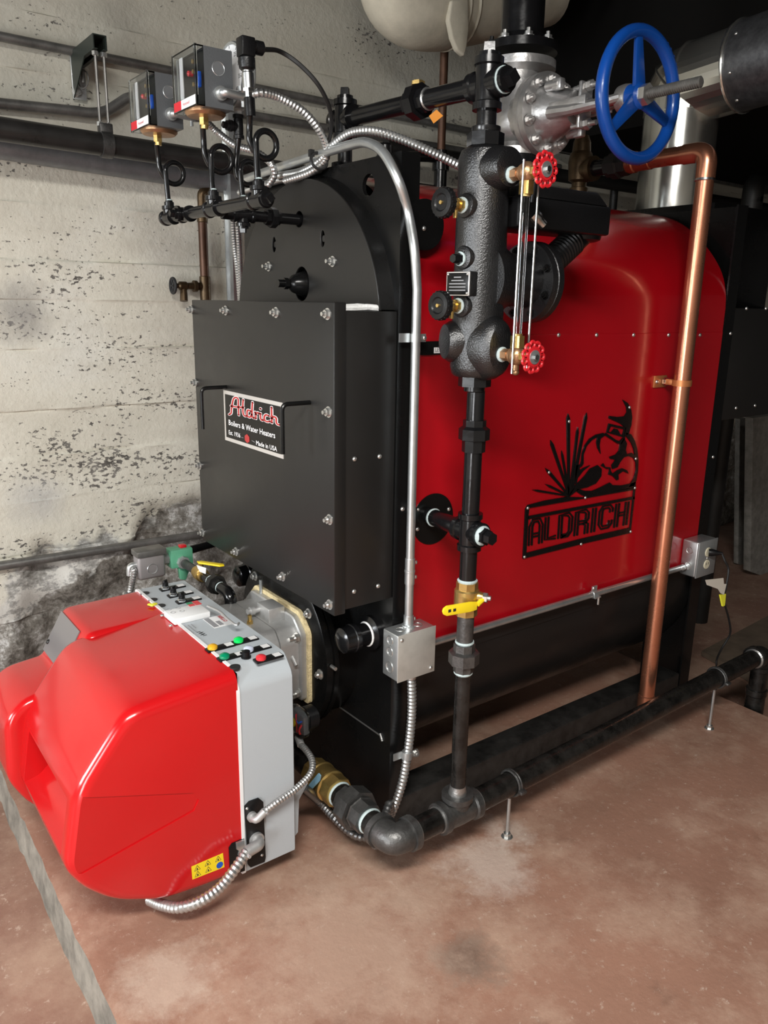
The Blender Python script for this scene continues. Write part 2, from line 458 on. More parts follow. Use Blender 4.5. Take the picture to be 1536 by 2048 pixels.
def wall_material():
    m, nt, b = _nodes('flaking_painted_concrete')
    N, L = nt.nodes.new, nt.links.new
    g = N('ShaderNodeNewGeometry')
    sep = N('ShaderNodeSeparateXYZ'); L(g.outputs['Position'], sep.inputs[0])
    def noise(scale, detail=6, stretch=(1, 1, 1), rough=0.6, off=(0, 0, 0)):
        mp = N('ShaderNodeMapping'); mp.inputs['Scale'].default_value = stretch; mp.inputs['Location'].default_value = off
        L(g.outputs['Position'], mp.inputs['Vector'])
        n = N('ShaderNodeTexNoise'); n.inputs['Scale'].default_value = scale
        n.inputs['Detail'].default_value = detail; n.inputs['Roughness'].default_value = rough
        L(mp.outputs[0], n.inputs['Vector']); return n.outputs['Fac']
    def ramp(fac, stops):
        r = N('ShaderNodeValToRGB'); cr = r.color_ramp
        while len(cr.elements) < len(stops): cr.elements.new(0.5)
        for e, (p, c) in zip(cr.elements, stops):
            e.position = p; e.color = (*c, 1) if len(c) == 3 else (c[0], c[0], c[0], 1)
        L(fac, r.inputs['Fac']); return r.outputs['Color']
    def math_(op, a, bb):
        n = N('ShaderNodeMath'); n.operation = op
        for i, q in enumerate((a, bb)):
            if isinstance(q, (int, float)): n.inputs[i].default_value = q
            else: L(q, n.inputs[i])
        return n.outputs[0]
    def mix(f, a, bb):
        n = N('ShaderNodeMix'); n.data_type = 'RGBA'
        if isinstance(f, (int, float)): n.inputs[0].default_value = f
        else: L(f, n.inputs[0])
        for i, q in ((6, a), (7, bb)):
            if isinstance(q, tuple): n.inputs[i].default_value = (*q, 1)
            else: L(q, n.inputs[i])
        return n.outputs[2]
    paint = ramp(noise(1.6, 8), [(0.30, (0.56, 0.53, 0.44)), (0.55, (0.66, 0.635, 0.545)), (0.75, (0.70, 0.695, 0.635))])
    paint = mix(math_('MULTIPLY', ramp(noise(7, 6, (0.5, 1, 2)), [(0.45, (0,)), (0.75, (1,))]), 0.35), paint, (0.46, 0.42, 0.34))
    # paint colour turns greyer towards the top
    hi = N('ShaderNodeMapRange'); hi.inputs['From Min'].default_value = 1.62; hi.inputs['From Max'].default_value = 2.05
    L(math_('ADD', sep.outputs['Z'], math_('MULTIPLY', math_('SUBTRACT', noise(2.2, 5), 0.5), 0.5)), hi.inputs['Value'])
    paint = mix(math_('MULTIPLY', hi.outputs[0], 0.55), paint, (0.37, 0.35, 0.29))
    # flakes: fine dark chips, clustered
    chips = math_('ADD', noise(70, 5, (0.75, 1, 1.25), 0.62), math_('MULTIPLY', math_('SUBTRACT', noise(3.3, 4, (0.7, 1, 2.2), off=(3, 0, 1)), 0.5), 0.62))
    lowz = N('ShaderNodeMapRange'); lowz.inputs['From Min'].default_value = 1.35; lowz.inputs['From Max'].default_value = 0.35
    lowz.inputs['To Max'].default_value = 0.085; L(sep.outputs['Z'], lowz.inputs['Value'])
    chips = math_('ADD', chips, lowz.outputs[0])
    cm = ramp(chips, [(0.672, (0,)), (0.69, (1,))])
    col = mix(cm, paint, ramp(noise(25, 4), [(0.35, (0.085, 0.078, 0.068)), (0.7, (0.25, 0.235, 0.21))]))
    # grey worn band near the floor and the bare rubble footing
    lo = math_('ADD', sep.outputs['Z'], math_('MULTIPLY', math_('SUBTRACT', noise(3.0, 7), 0.5), 0.75))
    lom = N('ShaderNodeMapRange'); lom.inputs['From Min'].default_value = 0.53; lom.inputs['From Max'].default_value = 0.485
    L(lo, lom.inputs['Value'])
    gn = math_('ADD', math_('MULTIPLY', noise(30, 8, (0.7, 1, 1.3), 0.75), 0.6), math_('MULTIPLY', noise(6, 6), 0.4))
    grey = ramp(gn, [(0.40, (0.10, 0.095, 0.085)), (0.455, (0.26, 0.255, 0.24)), (0.50, (0.36, 0.355, 0.34)), (0.525, (0.60, 0.59, 0.55))])
    col = mix(math_('MULTIPLY', lom.outputs[0], 0.9), col, grey)
    # the rubble patch behind the burner: x > 0.75, z < about 0.55
    rx = math_('SUBTRACT', math_('SUBTRACT', math_('MULTIPLY', sep.outputs['X'], 0.62), sep.outputs['Z']), 0.0)
    rx = math_('ADD', rx, math_('MULTIPLY', math_('SUBTRACT', noise(6, 6), 0.5), 0.35))
    rm = N('ShaderNodeMapRange'); rm.inputs['From Min'].default_value = 0.06; rm.inputs['From Max'].default_value = 0.075
    L(rx, rm.inputs['Value'])
    rub = ramp(math_('ADD', math_('MULTIPLY', noise(34, 8, rough=0.78), 0.62), math_('MULTIPLY', noise(7, 5), 0.38)), [(0.40, (0.055, 0.047, 0.038)), (0.47, (0.15, 0.135, 0.115)), (0.54, (0.25, 0.235, 0.21)), (0.60, (0.50, 0.49, 0.47))])
    low2 = N('ShaderNodeMapRange'); low2.inputs['From Min'].default_value = 0.66; low2.inputs['From Max'].default_value = 0.60
    L(sep.outputs['Z'], low2.inputs['Value'])
    col = mix(math_('MULTIPLY', rm.outputs[0], low2.outputs[0]), col, rub)
    for pos, rad, c_, k_ in ((P(45, 625, y=WY), .13, (.25, .24, .23), .7), (P(70, 1000, y=WY), .12, (.45, .45, .44), .6), (P(245, 45, y=WY), .10, (.22, .20, .17), .4)):
        vm = N('ShaderNodeVectorMath'); vm.operation = 'DISTANCE'; L(g.outputs['Position'], vm.inputs[0]); vm.inputs[1].default_value = tuple(pos)
        mp = N('ShaderNodeMapRange'); mp.inputs['From Min'].default_value = rad; mp.inputs['From Max'].default_value = rad * .25; mp.inputs['To Max'].default_value = k_
        L(math_('ADD', vm.outputs['Value'], math_('MULTIPLY', math_('SUBTRACT', noise(9, 6), .5), rad * 1.2)), mp.inputs['Value'])
        col = mix(mp.outputs[0], col, c_)
    L(col, b.inputs['Base Color'])
    b.inputs['Roughness'].default_value = 0.85
    bp = N('ShaderNodeBump'); bp.inputs['Strength'].default_value = 0.55; bp.inputs['Distance'].default_value = 0.006
    h = math_('ADD', math_('MULTIPLY', noise(55, 6), 0.7), math_('MULTIPLY', noise(12, 4), 0.8))
    h = math_('SUBTRACT', h, math_('MULTIPLY', cm, 0.35))
    L(h, bp.inputs['Height']); L(bp.outputs[0], b.inputs['Normal'])
    return m
def floor_material(name, tint, pale, dirt=0.35, spots=()):
    m, nt, b = _nodes(name)
    N, L = nt.nodes.new, nt.links.new
    g = N('ShaderNodeNewGeometry')
    def noise(scale, detail=8, rough=0.65, dist=0.0):
        n = N('ShaderNodeTexNoise'); n.inputs['Scale'].default_value = scale; n.inputs['Detail'].default_value = detail
        n.inputs['Roughness'].default_value = rough; n.inputs['Distortion'].default_value = dist
        L(g.outputs['Position'], n.inputs['Vector']); return n.outputs['Fac']
    def ramp(fac, a, bb, c0, c1):
        r = N('ShaderNodeValToRGB'); r.color_ramp.elements[0].position = a; r.color_ramp.elements[1].position = bb
        r.color_ramp.elements[0].color = (*c0, 1); r.color_ramp.elements[1].color = (*c1, 1)
        L(fac, r.inputs['Fac']); return r.outputs['Color']
    def mix(f, a, bb):
        n = N('ShaderNodeMix'); n.data_type = 'RGBA'; L(f, n.inputs[0]); L(a, n.inputs[6])
        if isinstance(bb, tuple): n.inputs[7].default_value = (*bb, 1)
        else: L(bb, n.inputs[7])
        return n.outputs[2]
    dk = tuple(k * (1 - dirt) for k in tint)
    base = ramp(noise(1.7, 8, 0.6), 0.3, 0.66, dk, tint)
    base = mix(ramp(noise(3.2, 9, 0.74), 0.46, 0.70, (0, 0, 0), (0.9, 0.9, 0.9)), base, pale)
    base = mix(ramp(noise(42, 9, 0.80, 0.15), 0.575, 0.68, (0, 0, 0), (0.85, 0.85, 0.85)), base, (0.52, 0.41, 0.33))
    base = mix(ramp(noise(9, 5, 0.6), 0.62, 0.75, (0, 0, 0), (0.5, 0.5, 0.5)), base, tuple(k * 0.5 for k in tint))
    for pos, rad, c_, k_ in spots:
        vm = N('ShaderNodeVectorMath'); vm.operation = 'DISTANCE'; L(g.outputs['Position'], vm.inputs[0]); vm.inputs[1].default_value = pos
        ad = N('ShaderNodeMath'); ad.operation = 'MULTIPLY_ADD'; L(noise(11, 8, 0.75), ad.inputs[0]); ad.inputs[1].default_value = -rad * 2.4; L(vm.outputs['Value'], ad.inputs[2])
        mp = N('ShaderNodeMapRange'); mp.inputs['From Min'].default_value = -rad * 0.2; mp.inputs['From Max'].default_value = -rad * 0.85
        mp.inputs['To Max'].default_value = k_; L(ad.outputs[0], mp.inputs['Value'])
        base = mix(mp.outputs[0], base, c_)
    L(base, b.inputs['Base Color'])
    mr = N('ShaderNodeMapRange'); mr.inputs['To Min'].default_value = 0.42; mr.inputs['To Max'].default_value = 0.75
    L(noise(6), mr.inputs['Value']); L(mr.outputs[0], b.inputs['Roughness'])
    bp = N('ShaderNodeBump'); bp.inputs['Strength'].default_value = 0.35; bp.inputs['Distance'].default_value = 0.004
    L(noise(38, 6), bp.inputs['Height']); L(bp.outputs[0], b.inputs['Normal'])
    return m
M_WALL = wall_material()
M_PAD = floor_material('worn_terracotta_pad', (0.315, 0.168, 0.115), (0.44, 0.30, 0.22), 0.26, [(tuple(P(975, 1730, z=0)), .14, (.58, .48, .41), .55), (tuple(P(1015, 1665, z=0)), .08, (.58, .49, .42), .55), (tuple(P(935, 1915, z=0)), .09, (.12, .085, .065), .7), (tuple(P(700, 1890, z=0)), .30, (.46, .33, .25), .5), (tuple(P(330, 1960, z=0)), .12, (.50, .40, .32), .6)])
M_FLOOR = floor_material('worn_terracotta_floor', (0.27, 0.150, 0.108), (0.38, 0.26, 0.19), 0.28)
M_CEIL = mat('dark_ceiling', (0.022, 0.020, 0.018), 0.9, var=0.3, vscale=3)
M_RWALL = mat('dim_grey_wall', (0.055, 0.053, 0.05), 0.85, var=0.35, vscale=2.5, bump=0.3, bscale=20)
M_FWALL = mat('plain_painted_wall', (0.40, 0.385, 0.34), 0.85, var=0.15, vscale=2)
M_EDGE = mat('bare_concrete_edge', (0.21, 0.19, 0.16), 0.85, var=0.45, vscale=14, bump=0.6, bscale=40)

def grid_mesh(us, vs, f):
    vt, fc = [], []
    for v in vs:
        for u in us: vt.append(f(u, v))
    n = len(us)
    for j in range(len(vs) - 1):
        for i in range(n - 1): fc.append((j * n + i, j * n + i + 1, (j + 1) * n + i + 1, (j + 1) * n + i))
    me = bpy.data.meshes.new('grid'); me.from_pydata(vt, [], fc); me.update(); return me
def frange(a, b, s):
    n = max(1, round((b - a) / s)); return [a + (b - a) * i / n for i in range(n + 1)]

# board-marked concrete wall: every cast board is a shallow step of its own
JOINTS = [P(0, v, y=WY).z for v in (1250, 1120, 1010, 920, 826, 700, 598, 516, 400, 255, 130, 10)]
def board_step(x, z):
    k = sum(1 for j in JOINTS if z > j)
    r = random.Random(k * 7 + 3)
    s = (r.random() - 0.5) * 0.007 + 0.003 * math.sin(x * (1.1 + r.random()) + k)
    dj = min(abs(z - j) for j in JOINTS)
    ridge = 0.006 * math.exp(-(dj / 0.006) ** 2) * NZ.noise(V((x * 7, z * 3, k))) * 2.0
    return s + ridge
def wall_y(x, z):
    y = WY - board_step(x, z) - 0.010 * NZ.noise(V((x * 1.3, z * 1.3, 0)))
    if z < 0.66:
        edge = x * 0.62 - z + 0.3 * (NZ.noise(V((x * 4, z * 4, 5))))
        k = min(1, max(0, (edge - 0.0) / 0.08)) * min(1, max(0, (0.66 - z) / 0.06))
        y += k * (0.035 + 0.05 * NZ.noise(V((x * 7, z * 7, 2))) + 0.025 * NZ.noise(V((x * 19, z * 19, 2))))
    return y
zs = set(frange(FZ - 0.02, 2.75, 0.035))
for j in JOINTS: zs |= {j - 0.0022, j + 0.0022, j - 0.009, j + 0.009}
zs = sorted(zs)
xs = frange(-3.2, -0.2, 0.12)[:-1] + frange(-0.2, 1.9, 0.022)[:-1] + frange(1.9, 5.6, 0.06)
w = link('wall_left', grid_mesh(xs, zs, lambda x, z: (x, wall_y(x, z), z)), M_WALL, smooth=True, ang=0.9)
tag(w, 'cream painted board-marked concrete wall with flaking patches', kind='structure')

# floor and pad
me = grid_mesh(frange(-3.2, 5.6, 0.2), frange(-3.2, 2.95, 0.2), lambda x, y: (x, y, FZ))
tag(link('floor', me, M_FLOOR), 'worn terracotta painted concrete floor below the pad', kind='structure')
PX0, PX1, PY0, PY1 = 0.337, 2.64, -1.6, 2.62
def pad_top(x, y):
    dx = 0.0
    if x < PX0 + 0.03: dx = 0.007 * NZ.noise(V((0, y * 9, 1))) + 0.004 * NZ.noise(V((0, y * 31, 2)))
    dz = -0.004 * max(0, 1 - (x - PX0) / 0.02) * (0.6 + NZ.noise(V((3, y * 14, 1))))
    return (x + dx, y, dz)
pad = thing('floor_pad', 'raised terracotta concrete equipment pad under the boiler', None, (1.5, 1.0, FZ))
pad['kind'] = 'structure'
me = grid_mesh(sorted(set(frange(PX0, PX0 + 0.03, 0.006) + frange(PX0 + 0.03, PX1, 0.05))), frange(PY0, PY1, 0.03), pad_top)
link('pad_top', me, M_PAD, pad)
me = grid_mesh(frange(PY0, PY1, 0.03), frange(0, 1, 0.14), lambda y, t: (
    pad_top(PX0, y)[0] - 0.012 * t + 0.006 * NZ.noise(V((t * 3, y * 16, 6))) * min(1, t * 4) * (1 - t), y,
    pad_top(PX0, y)[2] * (1 - t) + (FZ - 0.004) * t))
link('pad_edge', me, M_EDGE, pad)
b = MB(); b.box2((PX0 + 0.03, PY0, FZ), (PX1, PY1, -0.012)); b.build('pad_core', M_EDGE, pad)

me = grid_mesh(frange(-3.2, 5.6, 0.6), frange(-3.2, 2.95, 0.6), lambda x, y: (x, y, 2.75))
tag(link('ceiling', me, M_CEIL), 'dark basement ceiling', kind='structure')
me = grid_mesh(frange(-3.2, 2.95, 0.5), frange(FZ, 2.75, 0.5), lambda y, z: (5.6, y, z))
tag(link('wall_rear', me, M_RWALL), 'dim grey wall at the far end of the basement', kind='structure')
me = grid_mesh(frange(-3.2, 2.95, 0.5), frange(FZ, 2.75, 0.5), lambda y, z: (-3.2, y, z))
tag(link('wall_front', me, M_FWALL), 'plain painted wall facing the burner', kind='structure')
me = grid_mesh(frange(-3.2, 5.6, 0.5), frange(FZ, 2.75, 0.5), lambda x, z: (x, -3.2, z))
tag(link('wall_right', me, M_FWALL), 'plain painted wall behind the viewer', kind='structure')
b = MB(); b.box2((3.02, -3.2, 2.16), (5.6, 2.9, 2.75))  # block added under the ceiling to make the space beyond the boiler dark
tag(b.build('darkening_block_1', mat('near_black_block', (.006, .0055, .005), .95, spec=.1)), 'near-black block added under the ceiling to darken the far end', kind='structure')
# window in the wall facing the burner (behind and left of the viewer), source of the daylight
wd = thing('window_1', 'white framed window in wall facing the burner', None, (-3.16, 1.75, 1.05)); wd['kind'] = 'structure'
for y0, y1, z0, z1 in ((1.15, 1.20, 1.0, 2.1), (2.30, 2.35, 1.0, 2.1), (1.20, 2.30, 1.0, 1.05), (1.20, 2.30, 2.05, 2.1), (1.735, 1.765, 1.05, 2.05)):
    b = MB(); b.box2((-3.19, y0, z0), (-3.14, y1, z1), .004); b.build('window_frame', M_WHITE, wd)
b = MB(); b.box2((-3.19, 1.2, 1.05), (-3.185, 2.3, 2.05)); b.build('pane', mat('bright_sky_pane', (.8, .85, .9), .1, emit=(.85, .92, 1.0), estr=2.0), wd)
lf = thing('ceiling_lamp_fitting', 'long white tube lamp fitting under the ceiling', 'lamp', (-.35, -.35, 2.68))
b = MB(); b.box2((-1.0, -.52, 2.69), (.3, -.18, 2.75), .006); b.build('lamp_body', M_WHITE, lf)
for dy in (-.12, .12):
    b = MB(); b.cyl((-.97, -.35 + dy, 2.675), (.27, -.35 + dy, 2.675), .013, n=12); b.build('lamp_tube', mat('lit_tube', (.9, .9, .9), .3, emit=(1, .98, .94), estr=6.0), lf)
dw = thing('door_1', 'open doorway with white frame in wall facing the burner', None, (-3.17, -.55, FZ)); dw['kind'] = 'structure'
for y0, y1, z0, z1 in ((-1.06, -.98, FZ, 2.06), (-.12, -.04, FZ, 2.06), (-1.06, -.04, 2.0, 2.08)):
    b = MB(); b.box2((-3.19, y0, z0), (-3.14, y1, z1), .004); b.build('door_frame', M_WHITE, dw)
# ================================================================== boiler
XF, YN, YFAR, YC = 1.118, 1.45, 2.20, 1.825     # front frame plane, near side, far side, centre line
XP = 0.944                                       # smokebox cover plane
XR = 2.515                                       # rear frame plane
ZT = 1.738
boiler = thing('boiler', 'red and black packaged steam boiler standing on the pad', 'boiler', (1.8, YC, 0))
def yz_plate(loops, x, thick, bev=0.0):
    # loops in (y,z); plate centred at x
    return curve_plate([[(y, z) for y, z in lp] for lp in loops], (x, 0, 0), (0, 1, 0), (0, 0, 1), thick, bev)
hole = P(737, 370, x=XF)
# front frame: plate with a lifting hole and folded side flanges
me = yz_plate([[(YN, 0.0), (YFAR, 0.0), (YFAR, ZT), (YN, ZT)], circ(hole.y, hole.z, 0.024)], XF + 0.005, 0.010)
ff = link('front_frame', me, M_FRAME, boiler)
b = MB(); b.box2((XF + 0.01, YN, 0), (XF + 0.052, YN + 0.006, ZT)); b.build('frame_flange', M_FRAME, ff)
b = MB(); b.box2((XF + 0.01, YFAR - 0.006, 0), (XF + 0.052, YFAR, ZT)); b.build('frame_flange', M_FRAME, ff)
b = MB(); b.box2((XF + 0.01, YN + 0.006, ZT - 0.006), (XF + 0.035, YFAR - 0.006, ZT)); b.build('frame_flange', M_FRAME, ff)
# rear frame with two legs
LW = 0.20
me = yz_plate([[(YN, 0), (YN + LW, 0.0), (YN + LW, 0.30), (YFAR - LW, 0.30), (YFAR - LW, 0), (YFAR, 0), (YFAR, ZT), (YN, ZT)]], XR, 0.012)
rf = link('rear_frame', me, M_FRAME, boiler)
b = MB(); b.box2((XR - 0.052, YN, 0.0), (XR - 0.006, YN + 0.006, ZT)); b.build('frame_flange', M_FRAME, rf)
b = MB(); b.box2((XR - 0.052, YFAR - 0.006, 0.0), (XR - 0.006, YFAR, ZT)); b.build('frame_flange', M_FRAME, rf)
# skids
for y0 in (YN - 0.005, YFAR - 0.085):
    b = MB(); b.box2((XF + 0.012, y0, 0.0), (2.45, y0 + 0.09, 0.125), 0.006); b.build('skid_rail', M_SKID, boiler)
# jacket panels: one profile, upper and lower
prof = [(1.450, 1.343), (1.450, 1.42), (1.456, 1.47), (1.477, 1.53), (1.520, 1.59), (1.580, 1.648), (1.645, 1.692), (1.71, 1.718), (1.77, 1.731), (1.825, 1.735)]
prof = prof + [(2 * YC - y, z) for y, z in reversed(prof[:-1])]
JX0, JX1 = XF + 0.048, XR - 0.055
pf = [V((0, y, z)) for y, z in prof]
pf = pf[:1] + smooth_path(pf[1:-1], 4) + pf[-1:]
me = grid_mesh(list(range(len(pf))), frange(JX0, JX1, 0.3), lambda i, x: (x, pf[i].y, pf[i].z))
up = link('upper_jacket_panel', me, M_RED, boiler, ang=1.2)
b = MB(); b.prism([(JX0, YN - 0.0015, 0.553), (JX1, YN - 0.0015, 0.553), (JX1, YN - 0.0015, 1.346), (JX0, YN - 0.0015, 1.346)], (0, 0.004, 0), 0.001, 1)
lp = b.build('lower_jacket_panel', M_RED, boiler)
b = MB(); b.prism([(JX0, YFAR, 0.553), (JX1, YFAR, 0.553), (JX1, YFAR, 1.346), (JX0, YFAR, 1.346)], (0, -0.004, 0)); b.build('lower_jacket_panel', M_RED, boiler)
for u in (1117, 1193, 1267, 1337, 1400):
    screw(up, P(u, 670, y=YN - 0.002), -Y, 0.006)
for u, v in ((836, 1019),): screw(up, P(u, v, y=YN - 0.002), -Y, 0.005)
screw(rf, P(1461, 667, y=YN - 0.001), -Y, 0.006)
# dark drum that is the pressure vessel below the jacket
b = MB()
n = 40; ring = [(YC + 0.36 * math.cos(2 * math.pi * i / n), 0.48 + 0.36 * math.sin(2 * math.pi * i / n)) for i in range(n)]
b.prism([(XF + 0.02, y, z) for y, z in ring], (XR - XF - 0.04, 0, 0)); b.build('vessel_shell', M_BELLY, boiler, ang=0.5)
b = MB(); b.box2((XF + 0.02, YN + 0.012, 0.50), (XR - 0.02, YFAR - 0.012, 1.33)); b.build('inner_casing', M_BELLY, boiler)
# smokebox body and cover
b = MB(); b.box2((XP + 0.030, YN + 0.004, 0.708), (XF, YFAR - 0.004, 1.402), 0.003); sb = b.build('smokebox', M_SATIN, boiler)
b = MB(); b.box2((XP, YN, 0.700), (XP + 0.032, YFAR, 1.42), 0.003); cv = b.build('smokebox_cover', M_SATIN, boiler)
b = MB(); b.box2((XF - 0.002, YN - 0.001, 0.655), (XF + 0.010, YN + 0.03, 0.712)); 
rope = [V((XP + 0.034 + 0.02 * i, YN + 0.10 + 0.006 * math.sin(i * 2.1), 1.405 + 0.003 * math.sin(i * 1.3))) for i in range(8)]
rope = [V((1.09, YN + 0.012 + 0.022 * i, 1.408 + 0.004 * math.sin(i * 1.7))) for i in range(3)] 
b = MB(); b.tube([V((XP + 0.036, YN + 0.075, 1.406)), V((0.99, YN + 0.06, 1.4075)), V((1.03, YN + 0.047, 1.408)), V((1.06, YN + 0.04, 1.410)), V((1.085, YN + 0.034, 1.408))], 0.0075, 8)
b.tube([V((1.0, YN + 0.062, 1.410)), V((1.04, YN + 0.05, 1.413)), V((1.075, YN + 0.043, 1.411))], 0.005, 6)
b.build('insulation_rope', M_ROPE, boiler)
for u, v in ((380, 619), (449, 621), (550, 625), (653, 628), (388, 765), (397, 931), (403, 1065), (470, 1103), (563, 1153), (657, 1209), (657, 1039), (655, 824)):
    p = P(u + 3, v, x=XP); bolt(cv, p, -X, 0.0095, 'cover_bolt', stud=0.8)
for u, v in ((709, 918), (759, 913), (708, 1183), (756, 1172)):
    screw(sb, P(u, v, y=YN + 0.003), -Y, 0.0062)
for u, v in ((805, 1018),): screw(ff, P(u, v, y=YN), -Y, 0.006)
# the two bent rod handles
for att, bend, bot in (((453, 774), (402, 774), (402, 857)), ((620, 805), (564, 811), (559, 906))):
    A = P(*att, x=XP); xb = P(*bend, y=A.y).x; B = V((xb, A.y, A.z)); zc = P(*bot, x=xb).z
    b = MB(); b.tube(fillet([A, B, V((xb, A.y, zc))], 0.016, 6), 0.0052, 10); b.build('handle', M_FRAME, cv)
# nameplate on the cover
c0, c1, c2, c3 = [P(*q, x=XP - 0.002) for q in ((446, 781), (563.6, 804), (567, 917), (451, 881))]
NY1, NY0 = (c0.y + c3.y) / 2, (c1.y + c2.y) / 2
NZ1, NZ0 = (c0.z + c1.z) / 2, (c2.z + c3.z) / 2
NW, NH = NY1 - NY0, NZ1 - NZ0
b = MB(); b.box2((XP - 0.002, NY0, NZ0), (XP, NY1, NZ1)); npl = b.build('nameplate', M_NAMES, cv)
b = MB(); b.box2((XP - 0.0026, NY0 + 0.010, NZ0 + 0.010), (XP - 0.002, NY1 - 0.010, NZ1 - 0.010)); b.build('nameplate_field', M_NAMEB, npl)
def nm(s, t):   # plate coordinates: s 0..1 left to right, t 0..1 bottom to top
    return V((XP - 0.0030, NY1 - s * NW, NZ0 + t * NH))
def strokes(lines, w, m, name, parent, f, dx):
    """flat ribbons along 2D polylines"""
    b = MB()
    for ln in lines:
        pts = smooth_path([V((q[0], q[1], 0)) for q in ln], 5) if len(ln) > 2 else [V((q[0], q[1], 0)) for q in ln]
        L_, R_ = [], []
        for i, p in enumerate(pts):
            t = (pts[min(i + 1, len(pts) - 1)] - pts[max(i - 1, 0)]).normalized(); nn = V((-t.y, t.x, 0)) * w
            L_.append(f(p.x + nn.x, p.y + nn.y, dx)); R_.append(f(p.x - nn.x, p.y - nn.y, dx))
        for i in range(len(pts) - 1):
            vs = [b.bm.verts.new(q) for q in (L_[i], L_[i + 1], R_[i + 1], R_[i])]; b.bm.faces.new(vs)
        for e, dq in ((0, -1), (len(pts) - 1, 1)):
            p = pts[e]; vs = [b.bm.verts.new(f(p.x + w * math.cos(a * math.pi / 4), p.y + w * math.sin(a * math.pi / 4), dx)) for a in range(8)]
            b.bm.faces.new(vs)
    return link(name, b.mesh(recalc=False), m, parent, smooth=False)
def script_f(px, py, dx):   # from crop pixels of the nameplate: (px,py) in a 0..100 x 0..60 box
    s, t = px / 100.0, py / 100.0
    q = nm(s, t); q.x = XP - 0.0028 - dx; return q
SCR = [[(10, 54), (14, 58), (15, 66), (17, 78), (20, 88), (25, 91), (28, 88), (28, 76), (28, 58)], [(14, 72), (22, 72.5), (31, 74), (37, 75)],
       [(37, 90), (36, 80), (36, 66), (38, 60), (42, 60)], [(50, 71), (45, 72.5), (43, 67), (44, 60.5), (48, 60), (51, 66)], [(53, 89), (52, 76), (52, 62), (55, 60)],
       [(57, 72), (58, 66), (58, 60)], [(58, 68), (61, 72), (64, 71)], [(66, 72), (66, 63), (68, 60), (70, 61)],
       [(80, 71), (75, 72), (72, 67), (73, 61), (77, 60), (81, 62)], [(84, 88), (84, 74), (84, 60)], [(84, 68), (88, 72), (91, 70), (91, 63), (93, 60), (97, 60)], [(66, 80), (66.4, 81)]]
strokes(SCR, 2.5, M_WHITE, 'lettering', npl, script_f, 0.0)
strokes(SCR, 1.5, M_NAMER, 'lettering', npl, script_f, 0.0004)
for s, txt, t0, x0, wd, hh in ((0, 'Boilers & Water Heaters', 0.335, 0.09, 0.80, 0.105), (0, 'Est. 1936', 0.145, 0.085, 0.215, 0.085), (0, 'Made in USA', 0.105, 0.575, 0.34, 0.085)):
    me = text_mesh(txt, nm(x0, t0), -Y, Z, hh * NH, 0.0004, width=wd * NW, bold=0.012)
    link('lettering', me, M_WHITE, npl, smooth=False)
b = MB(); hx = [nm(0.42, 0.17) + V((-0.0006, 0.015 * math.cos(a * math.pi / 3 + math.pi / 6), 0.012 * math.sin(a * math.pi / 3 + math.pi / 6))) for a in range(6)]
b.prism(hx, (0.0006, 0, 0)); b.build('emblem', M_NAMER, npl)
strokes([[(31.5, 16), (35, 16)], [(50, 16), (55, 14.5)]], 0.5, M_TXTG, 'lettering', npl, script_f, 0.0002)

# arched smokebox door above the cover
R_, ZCN = 0.352, 1.362
def arch(r, n=36, z0=1.405):
    a0 = math.asin((z0 - ZCN) / r)
    return [(YC + r * math.cos(a0 + (math.pi - 2 * a0) * i / n), ZCN + r * math.sin(a0 + (math.pi - 2 * a0) * i / n)) for i in range(n + 1)]
XA = 1.082
ctr = P(603, 568, x=XA)
sl = [P(548, 489, x=XA), P(645, 477, x=XA)]
loops = [arch(R_)] + [circ(ctr.y, ctr.z, 0.038, 24, 0.044)] + [circ(p.y, p.z, 0.011, 14, 0.021) for p in sl] + [circ(YC, 1.622, 0.021, 18)]
dr = link('arch_door', yz_plate(loops, XA + 0.003, 0.006, 0.0015), M_SATIN, boiler)
b = MB()
ro, ri = arch(R_ + 0.0), arch(R_ - 0.006)
o1 = [V((XA + 0.003, y, z)) for y, z in ro]; o2 = [V((XF, YC + (y - YC) * 1.0, z)) for y, z in arch(R_ + 0.012)]
for i in range(len(o1) - 1):
    b.bm.faces.new([b.bm.verts.new(q) for q in (o1[i], o1[i + 1], o2[i + 1], o2[i])])
bmesh.ops.remove_doubles(b.bm, verts=b.bm.verts, dist=1e-5)
b.build('door_rim', M_FRAME, dr, ang=1.0)
b = MB(); b.prism([(XF - 0.002, y, z) for y, z in arch(R_ - 0.02)], (0.002, 0, 0)); b.build('door_backing', M_BLKM, dr)
for u, v in ((534, 533), (662, 523)):
    p = P(u + 4, v, x=XA); bolt(dr, p, -X, 0.0095, 'door_bolt', stud=1.2)
# sight port: dark cone with a threaded end poking out of the round opening
b = MB(); b.lathe(ctr + V((0.03, 0, 0)), (-1, 0, 0), [(0, 0.034), (0.02, 0.034), (0.055, 0.022), (0.066, 0.012), (0.067, 0.0095), (0.10, 0.0095)], 22)
b.hex(ctr + V((-0.052, 0, 0)), ctr + V((-0.040, 0, 0)), 0.014)
b.build('sight_port', M_FRAME, dr)
for p in sl:
    b = MB(); b.cyl(p + V((0.028, 0, 0)), p + V((0.004, 0, 0)), 0.008, n=10); b.build('slot_stud', M_SKID, dr)
